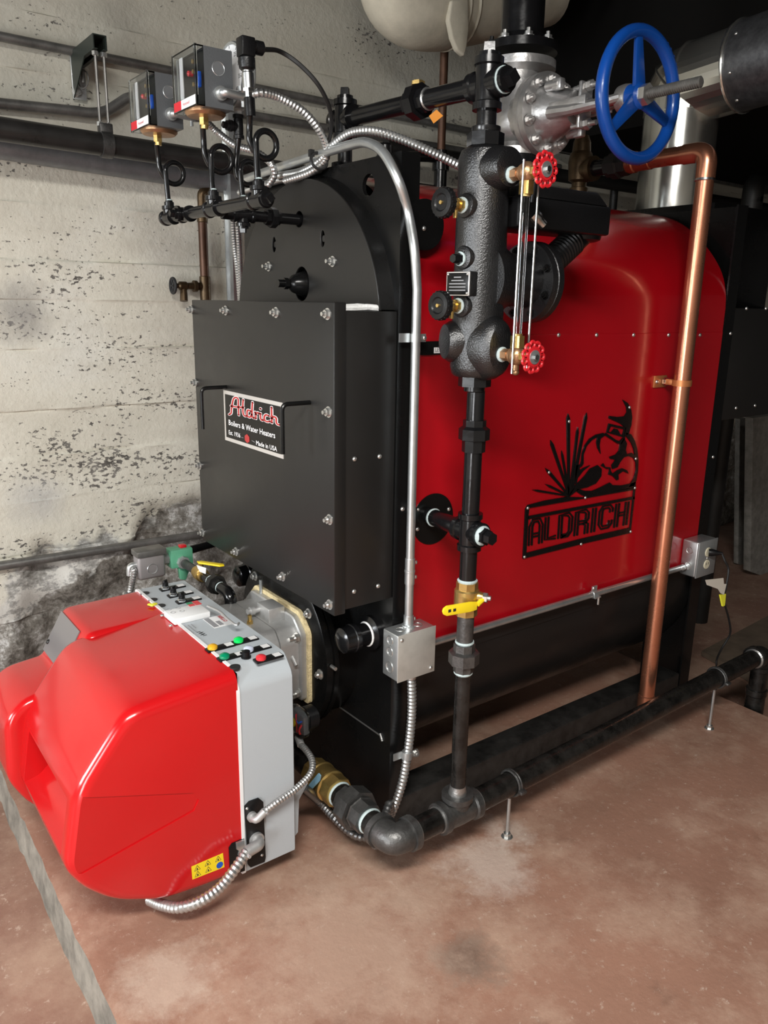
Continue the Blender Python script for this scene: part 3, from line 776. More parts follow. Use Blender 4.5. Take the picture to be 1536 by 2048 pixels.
# burner mounting drum on the front
ZB = 0.478
b = MB(); b.lathe((1.005, YC, ZB), (1, 0, 0), [(0, 0.02), (0, 0.235), (0.004, 0.242), (0.022, 0.242), (0.024, 0.236), (0.028, 0.236), (0.029, 0.242), (0.042, 0.242), (0.044, 0.225), (0.115, 0.225)], 48)
dm = b.build('burner_mounting_drum', M_FRAME, boiler)
for k in range(8):
    a = math.radians(k * 45 + 3); p = V((1.005, YC + 0.214 * math.cos(a), ZB + 0.214 * math.sin(a)))
    bolt(dm, p, -X, 0.0105, 'drum_bolt', stud=0.5)
b = MB(); b.cyl(V((1.02, YC - 0.243, ZB + 0.02)), V((1.02, YC - 0.265, ZB + 0.02)), 0.005, n=8); b.build('stud', M_ZINC, dm)
# capped clean-out nipples
for yy in (1.532, 2.118):
    b = MB(); b.lathe((XF, yy, 0.588), (-1, 0, 0), [(0, 0.045), (0.012, 0.045), (0.016, 0.036), (0.02, 0.030), (0.058, 0.030), (0.058, 0.0375), (0.070, 0.0375), (0.072, 0.035), (0.098, 0.033), (0.106, 0.022), (0.108, 0.002)], 24)
    nb = b.build('clean_out_nipple', M_CAST if False else M_PIPE, boiler)
    b = MB(); b.lathe((XF - 0.019, yy, 0.588), (-1, 0, 0), [(0, 0.032), (0.003, 0.0335), (0.006, 0.031)], 20); b.build('sealant_ring', M_ROPE, nb)
# weld scars on the skirt
A, B = P(676, 1412, x=XF - 0.001), P(762, 1472, x=XF - 0.001)
b = MB(); b.tube([A, B], 0.0022, 6); b.tube([B + V((0, 0.004, 0.006)), B + V((0, -0.006, -0.012))], 0.0035, 6); b.build('weld_scar', M_THREAD, ff)
# round flange plate where the lower water line enters
c = P(866, 1038, y=YN - 0.003)
b = MB(); b.cyl(V((c.x, YN + 0.01, c.z)), V((c.x, YN - 0.004, c.z)), 0.066, n=40); fl = b.build('pipe_collar_plate', M_FRAME, boiler)
for a in (200, 20): screw(fl, V((c.x + 0.054 * math.cos(math.radians(a)), YN - 0.004, c.z + 0.054 * math.sin(math.radians(a)))), -Y, 0.0055)
c = P(857, 450, y=YN - 0.003)
b = MB(); b.cyl(V((c.x - 0.01, YN + 0.03, c.z)), V((c.x - 0.01, YN - 0.004, c.z)), 0.055, n=40); fl = b.build('pipe_collar_plate', M_FRAME, boiler)
screw(fl, P(848, 457, y=YN - 0.004), -Y, 0.0055)
# water level strip
a0, a1 = P(836, 690, y=YN - 0.004), P(905, 705, y=YN - 0.004)
b = MB(); b.box2((a0.x, YN - 0.006, a1.z - 0.004), (a1.x + 0.09, YN - 0.0015, a0.z + 0.008)); ls = b.build('level_marker', M_FRAME, boiler)
q0, q1 = P(868, 695, y=YN - 0.006), P(886, 706, y=YN - 0.006)
b = MB(); b.box2((q0.x, YN - 0.0066, q1.z), (q1.x + 0.03, YN - 0.006, q0.z)); b.build('level_label', M_WHITE, ls)
link('lettering', text_mesh('LEVEL', P(870, 703.5, y=YN - 0.0068), X, Z, 0.0095, 0.0, xs=0.9), M_TXTB, ls, smooth=False)
# rear collector box behind the boiler, with its dark flue outlet
b = MB(); b.box2((XR + 0.006, YN + 0.0, 1.05), (2.95, YFAR, 1.422), 0.003); rb = b.build('rear_collector_box', M_SATIN, boiler)
for u, v in ((1472, 816), (1510, 811)): screw(rb, P(u, v, y=YN - 0.001), -Y, 0.006)
for u, v in ((1493, 617), (1532, 617)): screw(rb, P(u, v, y=YN - 0.001), -Y, 0.006)
b = MB(); b.box2((XR + 0.006, YN + 0.12, 1.42), (2.93, YFAR - 0.12, 1.76), 0.003); b.build('rear_flue_box', M_FRAME, boiler)
b = MB(); b.prism([(XR + 0.004, y, z) for y, z in arch(R_)], (0.03, 0, 0)); b.build('rear_arch_door', M_SATIN, boiler)
for u, v in ((1426, 914),): screw(rf, P(u, v, y=YN - 0.001), -Y, 0.006)

# ------------------------------------------------------------------ emblem of cut black steel on the jacket
YE = YN - 0.0015
def jp(px, py):   # crop pixel (zoom of 980..1536 x 760..1240, 2.763 px per px) -> (x, z) on the jacket
    q = P(980 + px / 2.7626, 760 + py / 2.7626, y=YE); return (q.x, q.z)
emb = thing('welder_emblem', 'cut black steel emblem of a welder above block letters on red jacket', 'emblem', (P(1150, 1080, y=YE).x, YE, P(1150, 1108, y=YE).z))
def eplate(name, loops, th=0.004, m=None):
    lo = [[jp(*q) for q in lp] for lp in loops]
    me = curve_plate(lo, (0, YE - th / 2, 0), (1, 0, 0), (0, 0, 1), th, 0.0004)
    return link(name, me, m or M_FRAME, emb)
# sparks: tapering spikes fanning out from the weld point (430,640)
for tip, wtip, base, wb in (((233, 606), 5, (412, 636), 7), ((303, 575), 6, (418, 630), 7), ((303, 487), 8, (420, 622), 8), ((331, 333), 8, (426, 612), 9),
                            ((392, 392), 5, (428, 600), 8), ((428, 187), 9, (432, 600), 8), ((482, 262), 6, (444, 590), 9), ((530, 182), 7, (452, 600), 10)):
    d = V((base[0] - tip[0], base[1] - tip[1], 0)).normalized(); nn = V((-d.y, d.x, 0))
    k = (d.x * 25, d.y * 25)
    lp = [(tip[0], tip[1]), (tip[0] + k[0] + nn.x * wtip, tip[1] + k[1] + nn.y * wtip), (base[0] + nn.x * wb * 0.6, base[1] + nn.y * wb * 0.6), (430, 645),
          (base[0] - nn.x * wb * 0.6, base[1] - nn.y * wb * 0.6), (tip[0] + k[0] - nn.x * wtip, tip[1] + k[1] - nn.y * wtip)]
    eplate('spark', [lp])
eplate('helmet_crest', [[(730, 110), (757, 128), (775, 165), (780, 205), (776, 245), (762, 292), (735, 318), (742, 262), (716, 240), (652, 210), (655, 198), (700, 204), (738, 200), (752, 178), (750, 150)]])
eplate('helmet_visor', [[(652, 240), (746, 262), (736, 316), (640, 288)], [(662, 254), (736, 272), (728, 303), (716, 300), (700, 272), (682, 268), (664, 290), (650, 284)]])
eplate('shoulder_line', [[(636, 292), (628, 303), (700, 350), (722, 352), (742, 318), (728, 320), (712, 338), (690, 330)]])
eplate('back_outline', [[(622, 292), (580, 302), (545, 325), (520, 360), (505, 405), (500, 450), (492, 480), (502, 476), (512, 460), (512, 410), (530, 362), (558, 330), (590, 312), (584, 345), (590, 375), (606, 405), (600, 360), (606, 322), (632, 303)]])
eplate('sleeve', [[(745, 290), (775, 300), (795, 335), (808, 380), (815, 440), (813, 500), (803, 555), (790, 585), (760, 590), (790, 545), (803, 500), (802, 455), (788, 428), (760, 418), (735, 425), (716, 450), (700, 480), (672, 490), (668, 470), (690, 440), (660, 434), (656, 424), (690, 412), (708, 390), (716, 352), (735, 318), (752, 350), (745, 385), (752, 410), (778, 402), (796, 415), (790, 380), (775, 345), (752, 315)]])
eplate('glove', [[(520, 528), (548, 490), (590, 470), (612, 490), (610, 530), (580, 570), (530, 592), (490, 600), (430, 645), (440, 620), (470, 580)]])
eplate('cuff_line', [[(610, 472), (640, 490), (652, 485), (656, 500), (650, 520), (672, 528), (694, 552), (706, 548), (704, 520), (730, 502), (760, 515), (752, 498), (725, 487), (700, 498), (672, 518), (662, 500), (660, 482), (632, 480), (622, 460)]])
eplate('arm_outline', [[(470, 470), (492, 466), (490, 500), (510, 486), (545, 472), (510, 500), (480, 540), (472, 580), (466, 560), (466, 510)]])
eplate('work_mound', [[(470, 612), (480, 600), (520, 612), (560, 612), (600, 595), (640, 575), (658, 566), (672, 580), (720, 582), (770, 572), (800, 560), (800, 592), (640, 622), (530, 645), (498, 632)]])
# name frame
eplate('name_frame', [[(205, 690), (300, 665), (420, 645), (520, 648), (800, 588), (772, 843), (498, 905), (178, 985), (192, 712)], [(208, 740), (212, 705), (790, 605), (768, 815), (500, 876), (196, 955)]])
eplate('name_rail', [[(203, 752), (794, 642), (795, 656), (204, 768)]])
LETC = {'A': [[(.14, 0), (.14, .70), (.30, .90), (.70, .90), (.86, .70), (.86, 0)], [(.30, .36), (.70, .36)]],
        'L': [[(.14, .95), (.14, .12), (1, .12)]],
        'D': [[(.14, .03), (.14, .90), (.68, .90), (.86, .76), (.86, .24), (.68, .10), (.2, .10)]],
        'R': [[(.14, 0), (.14, .90), (.72, .90), (.86, .80), (.86, .60), (.72, .48), (.30, .48)], [(.60, .46), (.86, .36), (.86, 0)]],
        'I': [[(.5, 0), (.5, .95)]],
        'C': [[(.86, .34), (.86, .22), (.72, .10), (.28, .10), (.14, .24), (.14, .76), (.28, .90), (.72, .90), (.86, .78), (.86, .66)]],
        'H': [[(.14, 0), (.14, .95)], [(.86, 0), (.86, .95)], [(.28, .5), (.72, .5)]]}
def ribbon_loop(pts, off, w):
    def offs(o):
        out = []
        for i, p in enumerate(pts):
            t = (V((*pts[min(i + 1, len(pts) - 1)], 0)) - V((*pts[max(i - 1, 0)], 0))).normalized()
            out.append((p[0] - t.y * o, p[1] + t.x * o))
        return out
    return offs(off + w) + offs(off - w)[::-1]
def lt(s, t):   # lettering band: s along, t up; quad corners in crop pixels
    bl, br, tl, tr = V((206, 916, 0)), V((768, 796, 0)), V((212, 768, 0)), V((784, 660, 0))
    q = (bl * (1 - s) + br * s) * (1 - t) + (tl * (1 - s) + tr * s) * t
    return (q.x, q.y)
s0 = 0.004
for ch, wd in zip('ALDRICH', (.155, .125, .155, .155, .070, .155, .145)):
    W_, H_ = (wd - 0.016) * 575, 148.0        # pixel size of the cell
    lps = []
    for ln in LETC[ch]:
        q = [(a * W_, c * H_) for a, c in ln]
        for off in (-8.4, 8.4):
            lps.append([lt(s0 + x_ / 575, y_ / H_) for x_, y_ in ribbon_loop(q, off, 4.3)])
    bb = MB()
    for lp_ in lps:
        lo = [jp(*q) for q in lp_]
        me_ = curve_plate([lo], (0, YE - .00175, 0), (1, 0, 0), (0, 0, 1), .0035)
        bb.bm.from_mesh(me_); bpy.data.meshes.remove(me_)
    bb.build('letter', M_FRAME, emb)
    s0 += wd + 0.004
for px, py in ((765, 150), (431, 228), (320, 509), (800, 434), (795, 595), (521, 649), (203, 706), (185, 976), (498, 905), (771, 836)):
    a = jp(px, py); screw(emb, V((a[0], YE - 0.004, a[1])), -Y, 0.0048)
# ================================================================== burner
def closed_fillet(pts, r, n=5):
    out = []
    m = len(pts)
    for i in range(m):
        a, b_, c = V((*pts[i - 1], 0)), V((*pts[i], 0)), V((*pts[(i + 1) % m], 0))
        rr = r[i] if isinstance(r, (list, tuple)) else r
        d1, d2 = (a - b_).normalized(), (c - b_).normalized()
        t = min(rr, (a - b_).length * 0.48, (c - b_).length * 0.48)
        p1, p2 = b_ + d1 * t, b_ + d2 * t
        for k in range(n + 1):
            s = k / n; q = p1 * (1 - s) ** 2 + b_ * 2 * s * (1 - s) + p2 * s * s
            out.append((q.x, q.y))
    return out
def inset_loop(pts, d):
    m = len(pts); area = sum(pts[i - 1][0] * pts[i][1] - pts[i][0] * pts[i - 1][1] for i in range(m))
    sg = 1 if area > 0 else -1
    out = []
    for i in range(m):
        k0, k1 = i - 1, (i + 1) % m
        t = V((pts[k1][0] - pts[k0][0], pts[k1][1] - pts[k0][1], 0))
        t = t.normalized() if t.length > 1e-9 else V((1, 0, 0))
        nn = V((-t.y, t.x, 0)) * sg
        out.append((pts[i][0] + nn.x * d, pts[i][1] + nn.y * d))
    return out
def loft(b, pts, stations, f):
    """rings of one loop at stations (t, inset); f(a, b, t) -> world"""
    prev = None
    for t, ins in stations:
        lp = inset_loop(pts, ins) if ins else pts
        R = [b.bm.verts.new(f(a, c, t)) for a, c in lp]
        if prev is None: b.bm.faces.new(list(reversed(R)))
        else: b.skin(prev, R)
        prev = R
    b.bm.faces.new(prev)
def round_st(t0, t1, r):
    st = [(t0 + r * (1 - math.cos(a)), r * (1 - math.sin(a))) for a in [math.pi / 2 * k / 4 for k in range(5)]]
    st2 = [(t1 - r * (1 - math.cos(a)), r * (1 - math.sin(a))) for a in [math.pi / 2 * k / 4 for k in range(5)]]
    return st + st2[::-1]
def outward(me):
    bm = bmesh.new(); bm.from_mesh(me); bmesh.ops.remove_doubles(bm, verts=bm.verts, dist=1e-6)
    bmesh.ops.recalc_face_normals(bm, faces=bm.faces)
    if bm.calc_volume(signed=True) < 0: bmesh.ops.reverse_faces(bm, faces=bm.faces)
    bm.to_mesh(me); bm.free()
def boolean(o, cutters, op='DIFFERENCE'):
    for q in [o] + cutters: outward(q.data)
    for c in cutters:
        md = o.modifiers.new('b', 'BOOLEAN'); md.object = c; md.operation = op; md.solver = 'EXACT'
    dg = bpy.context.evaluated_depsgraph_get()
    me = bpy.data.meshes.new_from_object(o.evaluated_get(dg))
    o.modifiers.clear()
    old = o.data; o.data = me; bpy.data.meshes.remove(old)
    for c in cutters: bpy.data.objects.remove(c)
    me.shade_smooth(); me.set_sharp_from_angle(angle=0.55)

BYN, BYF = 1.490, 2.140
burner = thing('burner', 'red hooded forced-draught burner with grey control panel', 'burner', (0.75, YC, 0.06))
xz = lambda a, c, t: V((min(a, .7075), t, c))
hp = [(.740, .606), (.452, .584), (.402, .520), (.338, .437), (.305, .262), (.338, .200), (.400, .135), (.507, .083), (.618, .071), (.740, .068)]
hp = closed_fillet(hp, [0.002, 0.05, 0.03, 0.035, 0.03, 0.03, 0.04, 0.04, 0.03, 0.002])
b = MB(); loft(b, hp, round_st(BYN, 1.945, 0.028), xz); hood = b.build('hood', M_HOOD, burner, ang=0.7)
fp = [(.735, .604), (.500, .600), (.432, .478), (.335, .468), (.288, .425), (.280, .26), (.33, .16), (.5, .083), (.735, .068)]
fp = closed_fillet(fp, [0.002, 0.02, 0.012, 0.03, 0.03, 0.03, 0.05, 0.04, 0.002])
b = MB(); loft(b, fp, round_st(1.90, BYF, 0.022), xz); hf = b.build('hood_far_side', M_HOOD, burner, ang=0.7)
WB = WLOC[burner.name]
def cutter(b):
    me = b.mesh(); me.transform(Matrix.Translation(-WB)); o = bpy.data.objects.new('cut', me); COL.objects.link(o); o.parent = burner; return o
# side recess (wedge), front scoop, upper grip
side = [P(*q, y=BYN) for q in ((120, 1600), (155, 1596), (385, 1586), (398, 1600), (388, 1622), (165, 1748), (120, 1752))]
c1 = MB(); c1.prism([V((p.x, BYN - 0.03, p.z)) for p in side], (0, 0.0335, 0))
sc = [(.25, .425), (.375, .395), (.395, .330), (.345, .283), (.25, .262)]
c2 = MB(); sc2 = closed_fillet(sc, 0.012, 3); loft(c2, sc2, [(1.535, 0.0), (1.86, 0.0)], xz)
c3 = MB(); c3.prism([(.33, 1.88, .50), (.44, 1.88, .53), (.44, 1.88, .455), (.33, 1.88, .40)], (0, 0.07, 0))
boolean(hood, [cutter(c1), cutter(c2)])
# window on the recessed far side
qa, qb = V((.497, 0, .590)), V((.440, 0, .492))
b = MB(); nrm = V((-(qa.z - qb.z), 0, qa.x - qb.x)).normalized()
b.prism([V((qa.x, 1.955, qa.z)) + nrm * .002, V((qa.x, 2.122, qa.z)) + nrm * .002, V((qb.x, 2.122, qb.z)) + nrm * .002, V((qb.x, 1.955, qb.z)) + nrm * .002], nrm * 0.003)
wn = b.build('sight_window', mat('smoked_window', (0.16, 0.15, 0.15), 0.12, spec=0.6), burner)
screw(wn, V((.452, 2.11, .515)) + nrm * .004, nrm, 0.007, M_SKID)
# grey control housing
gp = [(BYF, .068), (BYF, .606), (1.528, .606), (1.495, .570), (BYN, .556), (BYN, .068)]
gp = closed_fillet(gp, [0.01, 0.012, 0.012, 0.01, 0.006, 0.008], 3)
b = MB(); loft(b, gp, [(.711, 0.004), (.713, 0), (.850, 0), (.853, 0.003)], lambda a, c, t: V((t, a, c)))
gh = b.build('control_housing', M_GREY, burner, ang=0.4)
b = MB(); loft(b, inset_loop(gp, -0.002), [(.704, 0), (.712, 0)], lambda a, c, t: V((t, a, c))); b.build('seam_trim', M_WHITE, burner, ang=0.4)
ZP = 0.607
def button(u, v, m, lab, name='push_button', r=0.0125, h=0.011):
    c = P(u, v, z=ZP + 0.008)
    l = P(*lab, z=ZP)
    dr_ = V((1, 0, 0)); x1 = l.x + 0.017
    b = MB(); b.box2((c.x - 0.016, c.y - 0.012, ZP - 0.002), (x1, c.y + 0.012, ZP + 0.003), 0.001); pl = b.build('button_plate', M_BLKP, gh)
    b = MB(); b.lathe(V((c.x, c.y, ZP + 0.002)), Z, [(0, r * .95), (0.004, r), (0.008, r * .95), (h, r * .6), (h + .001, r * .2)], 20); b.build(name, m, pl)
    b = MB(); b.box2((x1 - 0.022, c.y - 0.009, ZP + 0.003), (x1 - 0.003, c.y + 0.009, ZP + 0.0036)); b.build('button_label', M_WHITE, pl)
for u, v, m, lab in ((425, 1293, M_LENSY, (450, 1288)), (477, 1279, M_LENSG, (497, 1275)), (449, 1311, M_LENSD, (469, 1305)), (497, 1297, M_LENSW, (520, 1290)), (522, 1314, M_LENSR, (545, 1308))):
    button(u, v, m, lab)
c = P(492, 1307, z=ZP + 0.01)
b = MB(); b.lathe(V((c.x, c.y, ZP)), Z, [(0, .012), (.003, .012), (.003, .010), (.016, .0098), (.0165, .009)], 18); b.box(V((c.x - .008, c.y + .009, ZP + .01)), (.004, .006, .004)); b.build('reset_knob', M_BLKP, gh)
for u, v in ((470, 1333), (290, 1186), (306, 1199), (322, 1211)):
    c = P(u, v, z=ZP); b = MB(); b.cyl(V((c.x, c.y, ZP - 0.002)), V((c.x, c.y, ZP + 0.0006)), 0.0125, n=24); b.build('hole_plug', M_BLKM, gh)
for (u, v), lab in zip(((331, 1176), (347, 1189), (364, 1201)), ((356, 1170), (370, 1182), (386, 1194))):
    c = P(u, v, z=ZP + .004); l = P(*lab, z=ZP)
    b = MB(); b.box2((c.x - .016, c.y - .0125, ZP - .002), (l.x + .014, c.y + .0125, ZP + .003), 0.001); pl = b.build('switch_plate', M_BLKP, gh)
    b = MB(); b.lathe(V((c.x, c.y, ZP + .002)), Z, [(0, .0125), (.005, .0125), (.008, .0095), (.009, .0095)], 20); b.build('switch_bezel', M_CHROME, pl)
    b = MB(); b.lathe(V((c.x, c.y, ZP + .010)), Z, [(0, .0088), (.008, .0085), (.014, .007), (.015, .004)], 16); b.box(V((c.x, c.y, ZP + .022)), (.017, .006, .014), Matrix.Rotation(0.6, 3, 'Z'), .0015); b.build('switch_knob', M_BLKP, pl)
    b = MB(); b.box2((l.x - .008, c.y - .009, ZP + .003), (l.x + .012, c.y + .009, ZP + .0036)); b.build('switch_label', M_WHITE, pl)
# white control module
m0, m1 = P(327, 1224, z=ZP + .012), P(345, 1243, z=ZP + .012)
mx0, my1, my0 = m0.x, m0.y, m1.y
mx1 = P(411, 1218, z=ZP + .012).x
b = MB(); b.box2((mx0, my0, ZP - .001), (mx1, my1, ZP + .016), .003); cm = b.build('control_module', M_WHITE, gh)
gx = P(388, 1207, z=ZP + .016)
for dx, dy, m in ((-.010, .008, M_LENSD), (-.010, -.008, M_LENSR), (.008, .008, M_LENSR), (.008, -.008, M_LENSR)):
    b = MB(); b.box(V((gx.x + dx, gx.y + dy, ZP + .0163)), (.016, .014, .0012)); b.build('module_sticker', m, cm)
for i in range(4):
    c = P(338 + (i % 2) * 18 + (i // 2) * 8, 1219 - (i % 2) * 3 + (i // 2) * 6, z=ZP + .016)
    b = MB(); b.torus(V((c.x, c.y, ZP + .0162)), Z, .006, .0006, 18, 4); b.build('module_mark', M_TXTG, cm)
for u, v in ((324, 1229), (341, 1249)):
    c = P(u, v, z=ZP + .003); screw(cm, V((c.x, c.y, ZP)), Z, .005)
b = MB(); c = P(307, 1209, z=ZP + .004); b.box(c, (.022, .012, .004), Matrix.Rotation(.5, 3, 'Z'), .002); b.sphere(c + V((-.008, .006, 0)), .007, (1, 1, .4)); b.build('yellow_clip', M_YLW2, gh)
# stickers and print on the housing top
s0_, s1_ = P(410, 1241, z=ZP), P(455, 1240, z=ZP)
c = P(431, 1241, z=ZP); 
b = MB(); b.box2((c.x - .024, c.y - .046, ZP - .0004), (c.x + .030, c.y + .028, ZP)); st = b.build('type_sticker', M_WHITE, gh)
link('lettering', text_mesh('RIELLO', V((c.x + .016, c.y + .024, ZP)), -Y, X, .010, .0003, width=.045, bold=.03), M_TXTR, st, smooth=False)
b = MB(); b.box2((c.x - .022, c.y - .040, ZP), (c.x - .008, c.y + .026, ZP + .0003)); b.build('sticker_block', M_TXTG, st)
b = MB(); b.box2((c.x - .004, c.y - .036, ZP), (c.x + .008, c.y - .006, ZP + .0003)); b.build('sticker_block', M_TXTG, st)
tx = P(374, 1262, z=ZP)
for i, (a, w_) in enumerate(((0, .05), (.009, .06), (.019, .055), (.028, .03))):
    b = MB(); b.box(V((tx.x - .002 + a, tx.y + .035 - w_ / 2, ZP + .0001)), (.0022, w_, .0005)); b.build('print_line', M_TXTG, gh)
for k in range(9):
    b = MB(); b.box(V((tx.x + .022 + .0022 * (k % 3), tx.y - .022 - .0035 * k, ZP + .0001)), (.010, .0016, .0005)); b.build('bar_code', M_TXTB, gh) if k in (0, 2, 3, 5, 6, 8) else b.bm.free()
# warning sticker low on the hood side
wq = [P(*q, y=BYN + .002) for q in ((382, 1732), (445, 1705), (448, 1733), (384, 1758))]
b = MB(); b.prism([V((p.x, BYN - .0006, p.z)) for p in wq], (0, .004, 0)); ws = b.build('warning_sticker', M_YELLOW, burner)
def wq_at(s, t):
    a = wq[0].lerp(wq[1], s); c_ = wq[3].lerp(wq[2], s); q = a.lerp(c_, t); return V((q.x, BYN - .0008, q.z))
for s, t in ((.17, .32), (.5, .28), (.83, .28), (.17, .76), (.5, .74)):
    c = wq_at(s, t); r = .0085
    tri = [c + V((r * math.sin(a), 0, r * math.cos(a))) for a in (0, 2.094, 4.189)]
    b = MB(); b.tube(tri + [tri[0]], .0006, 4); b.sphere(c + V((0, 0, -.001)), .0018, (1, .3, 1.6), 8, 6); b.build('hazard_mark', M_TXTB, ws)
c = wq_at(.86, .72); b = MB(); b.cyl(c, c + V((0, -.0004, 0)), .0085, n=20); b.build('hazard_mark', M_BLUEW, ws)
# dark cable plates on the near side
b = MB(); pq = [P(*q, y=BYN) for q in ((488, 1612), (497, 1602), (516, 1595), (525, 1602), (530, 1712), (528, 1722), (500, 1733), (495, 1728))]
b.prism([V((p.x, BYN + .002, p.z)) for p in pq], (0, -.006, 0)); cpl = b.build('cable_entry_plate', M_BLKP, burner)
for u, v in ((494, 1617), (524, 1710)): screw(cpl, P(u, v, y=BYN - .004), -Y, .004)
b = MB(); pq = [P(*q, y=BYN) for q in ((457, 1695), (463, 1686), (487, 1676), (489, 1740), (470, 1747), (459, 1738))]
b.prism([V((p.x, BYN + .002, p.z)) for p in pq], (0, -.005, 0)); cp2 = b.build('cable_entry_plate', M_BLKP, burner)
b = MB(); pq = [P(*q, y=BYN) for q in ((470, 1683), (486, 1677), (490, 1722), (481, 1722), (481, 1711), (474, 1708), (476, 1699), (471, 1696))]
b.prism([V((p.x, BYN - .003, p.z)) for p in pq], (0, -.004, 0)); b.build('zinc_bracket', M_GALV, cp2)
# light rear bracket
b = MB(); pq = [P(*q, y=BYN + .03) for q in ((588, 1585), (612, 1560), (616, 1566), (598, 1600), (596, 1664), (590, 1672))]
b.prism(pq, (0, .012, 0)); b.build('support_bracket', M_GREY, burner)
# aluminium blast-tube casting
ay0, ay1 = YC - .150, YC + .150
ap = closed_fillet([(ay0, .375), (ay0, .548), (ay0 + .028, .582), (ay1 - .028, .582), (ay1, .548), (ay1, .375)], .012, 3)
yx = lambda a, c, t: V((t, a, c))
b = MB(); loft(b, ap, [(.846, 0), (.920, 0), (.921, .003)], yx); ab = b.build('blast_casting', M_ALU, burner)
b = MB(); loft(b, ap, [(.9225, .003), (.9235, 0), (.978, 0)], yx); ab2 = b.build('blast_casting', M_ALU, burner)
fl = closed_fillet([(YC - .163, .372), (YC - .163, .565), (YC - .120, .606), (YC + .120, .606), (YC + .163, .565), (YC + .163, .372)], .012, 3)
b = MB(); loft(b, fl, [(.976, .004), (.979, 0), (.993, 0)], yx); fg = b.build('casting_flange', M_ALU, burner)
gk = closed_fillet([(YC - .172, .362), (YC - .172, .57), (YC - .124, .618), (YC + .124, .618), (YC + .172, .57), (YC + .172, .362)], .012, 3)
b = MB(); loft(b, gk, [(.9935, 0), (1.0045, 0)], yx); b.build('gasket', M_GASKET, burner)
for yy, zz in ((YC - .148, .555), (YC - .148, .392), (YC + .148, .555)):
    bolt(fg, V((.976, yy, zz)), -X, .011, 'flange_bolt', stud=1.4)
b = MB(); b.box2((.928, YC - .078, .578), (.978, YC - .008, .622), .004); b.build('casting_boss', M_ALU, ab2)
b = MB(); b.lathe(V((.928, YC - .020, .604)), (-1, 0, 0), [(0, .009), (.014, .009), (.014, .012), (.026, .012), (.026, .008), (.034, .008)], 14); b.build('air_nozzle', M_ALU, ab2)
c = P(500, 1247, z=.582)
b = MB(); b.hex(V((c.x, c.y, .58)), V((c.x, c.y, .59)), .009); b.cyl(V((c.x, c.y, .589)), V((c.x, c.y, .606)), .0055, n=12); b.build('test_nipple', M_BRASS, ab)
b = MB(); b.cyl(V((.958, ay0 + .002, .505)), V((.958, ay0 - .020, .487)), .005, n=10); b.build('casting_stud', M_ALU, ab2)
# linkage rod over the panel edge
b = MB(); b.tube(smooth_path([P(*q, z=ZP + .03) for q in ((415, 1212), (440, 1224), (455, 1238), (472, 1250), (478, 1246))], 5), .0032, 8); b.build('linkage_rod', M_ALU, burner)

# clear-cased air pressure switch between burner and drum
aps = thing('air_pressure_switch', 'small clear-cased pressure switch with coloured wires beside the burner', 'pressure switch', P(605, 1470, y=1.60))
c = P(604, 1440, y=1.60)
b = MB(); b.box(c + V((-.01, 0, 0)), (.034, .07, .076), None, .012, 3); b.build('clear_case', M_CLEAR, aps)
b = MB(); b.box(c + V((-.004, .0, -.004)), (.014, .05, .052), None, .004); b.build('switch_body', M_DGREY, aps)
b = MB(); b.cyl(c + V((.008, 0, 0)), c + V((.034, 0, 0)), .033, n=28); b.cyl(c + V((.034, 0, 0)), c + V((.040, 0, 0)), .026, n=20); b.build('diaphragm_body', M_BLKP, aps)
b = MB(); b.cyl(c + V((-.011, .012, -.005)), c + V((-.017, .012, -.005)), .012, n=18); b.build('adjusting_dial', M_YELLOW, aps)
for i, (m_, o1, o2, o3) in enumerate(((M_REDW, (-.014, -.002, .022), (-.018, -.010, -.004), (-.014, -.006, -.024)), (M_REDW, (-.014, -.022, .002), (-.019, -.020, -.012), (-.014, -.016, -.026)), (M_BLUEW, (-.014, -.006, .010), (-.018, -.016, .006), (-.014, -.022, .012)))):
    b = MB(); b.tube(smooth_path([c + V(o1), c + V(o2), c + V(o3)], 5), .0022, 6); b.build('wire', m_, aps)
b = MB(); b.lathe(c + V((-.008, 0, -.036)), (0, 0, -1), [(0, .013), (.012, .013), (.014, .010), (.022, .010)], 16); b.build('cable_gland', M_BLKP, aps)

# flexible conduits at the burner
def elbow_conn(t, c0, c1, r, name='conduit_elbow'):
    """die-cast 90 degree connector"""
    b = MB(); b.tube(fillet([c0, c0 + V((0, -.022, 0)), c1], .016, 6), [r * 1.15] * 100 if False else r * 1.12, 14)
    b.cyl(c0 + V((0, .002, 0)), c0 + V((0, -.008, 0)), r * 1.5, n=18)
    b.cyl(c1 + V((0, -.004, 0)), c1 + V((0, -r * 1.6, 0)), r * .35, n=8)
    return b.build(name, M_ALU, t)
fcA = thing('flexible_conduit', 'thin steel flexible conduit looping from burner side to clear pressure switch', 'conduit', P(512, 1640, y=BYN), 'flexible conduits at the burner')
A0 = P(503, 1632, y=BYN - .004); A1 = P(530, 1622, y=BYN - .03)
elbow_conn(fcA, A0, A1, .0085)
pth = smooth_path([A1, P(560, 1600, y=1.452), P(595, 1575, y=1.455), P(622, 1545, y=1.47), P(624, 1520, y=1.50), P(612, 1500, y=1.54), P(602, 1490, y=1.57)], 8)
b = MB(); b.corr(pth, .0088, .0075); b.build('conduit_sheath', M_FLEX, fcA)
b = MB(); b.tube([P(602, 1490, y=1.57), P(596, 1474, y=1.598)], .010, 12); b.build('conduit_connector', M_ALU, fcA)
fcB = thing('flexible_conduit', 'thick steel flexible conduit curving from burner side under the red hood', 'conduit', P(512, 1690, y=BYN), 'flexible conduits at the burner')
A0 = P(512, 1678, y=BYN - .004); A1 = P(492, 1705, y=BYN - .03)
elbow_conn(fcB, A0, A1, .0125)
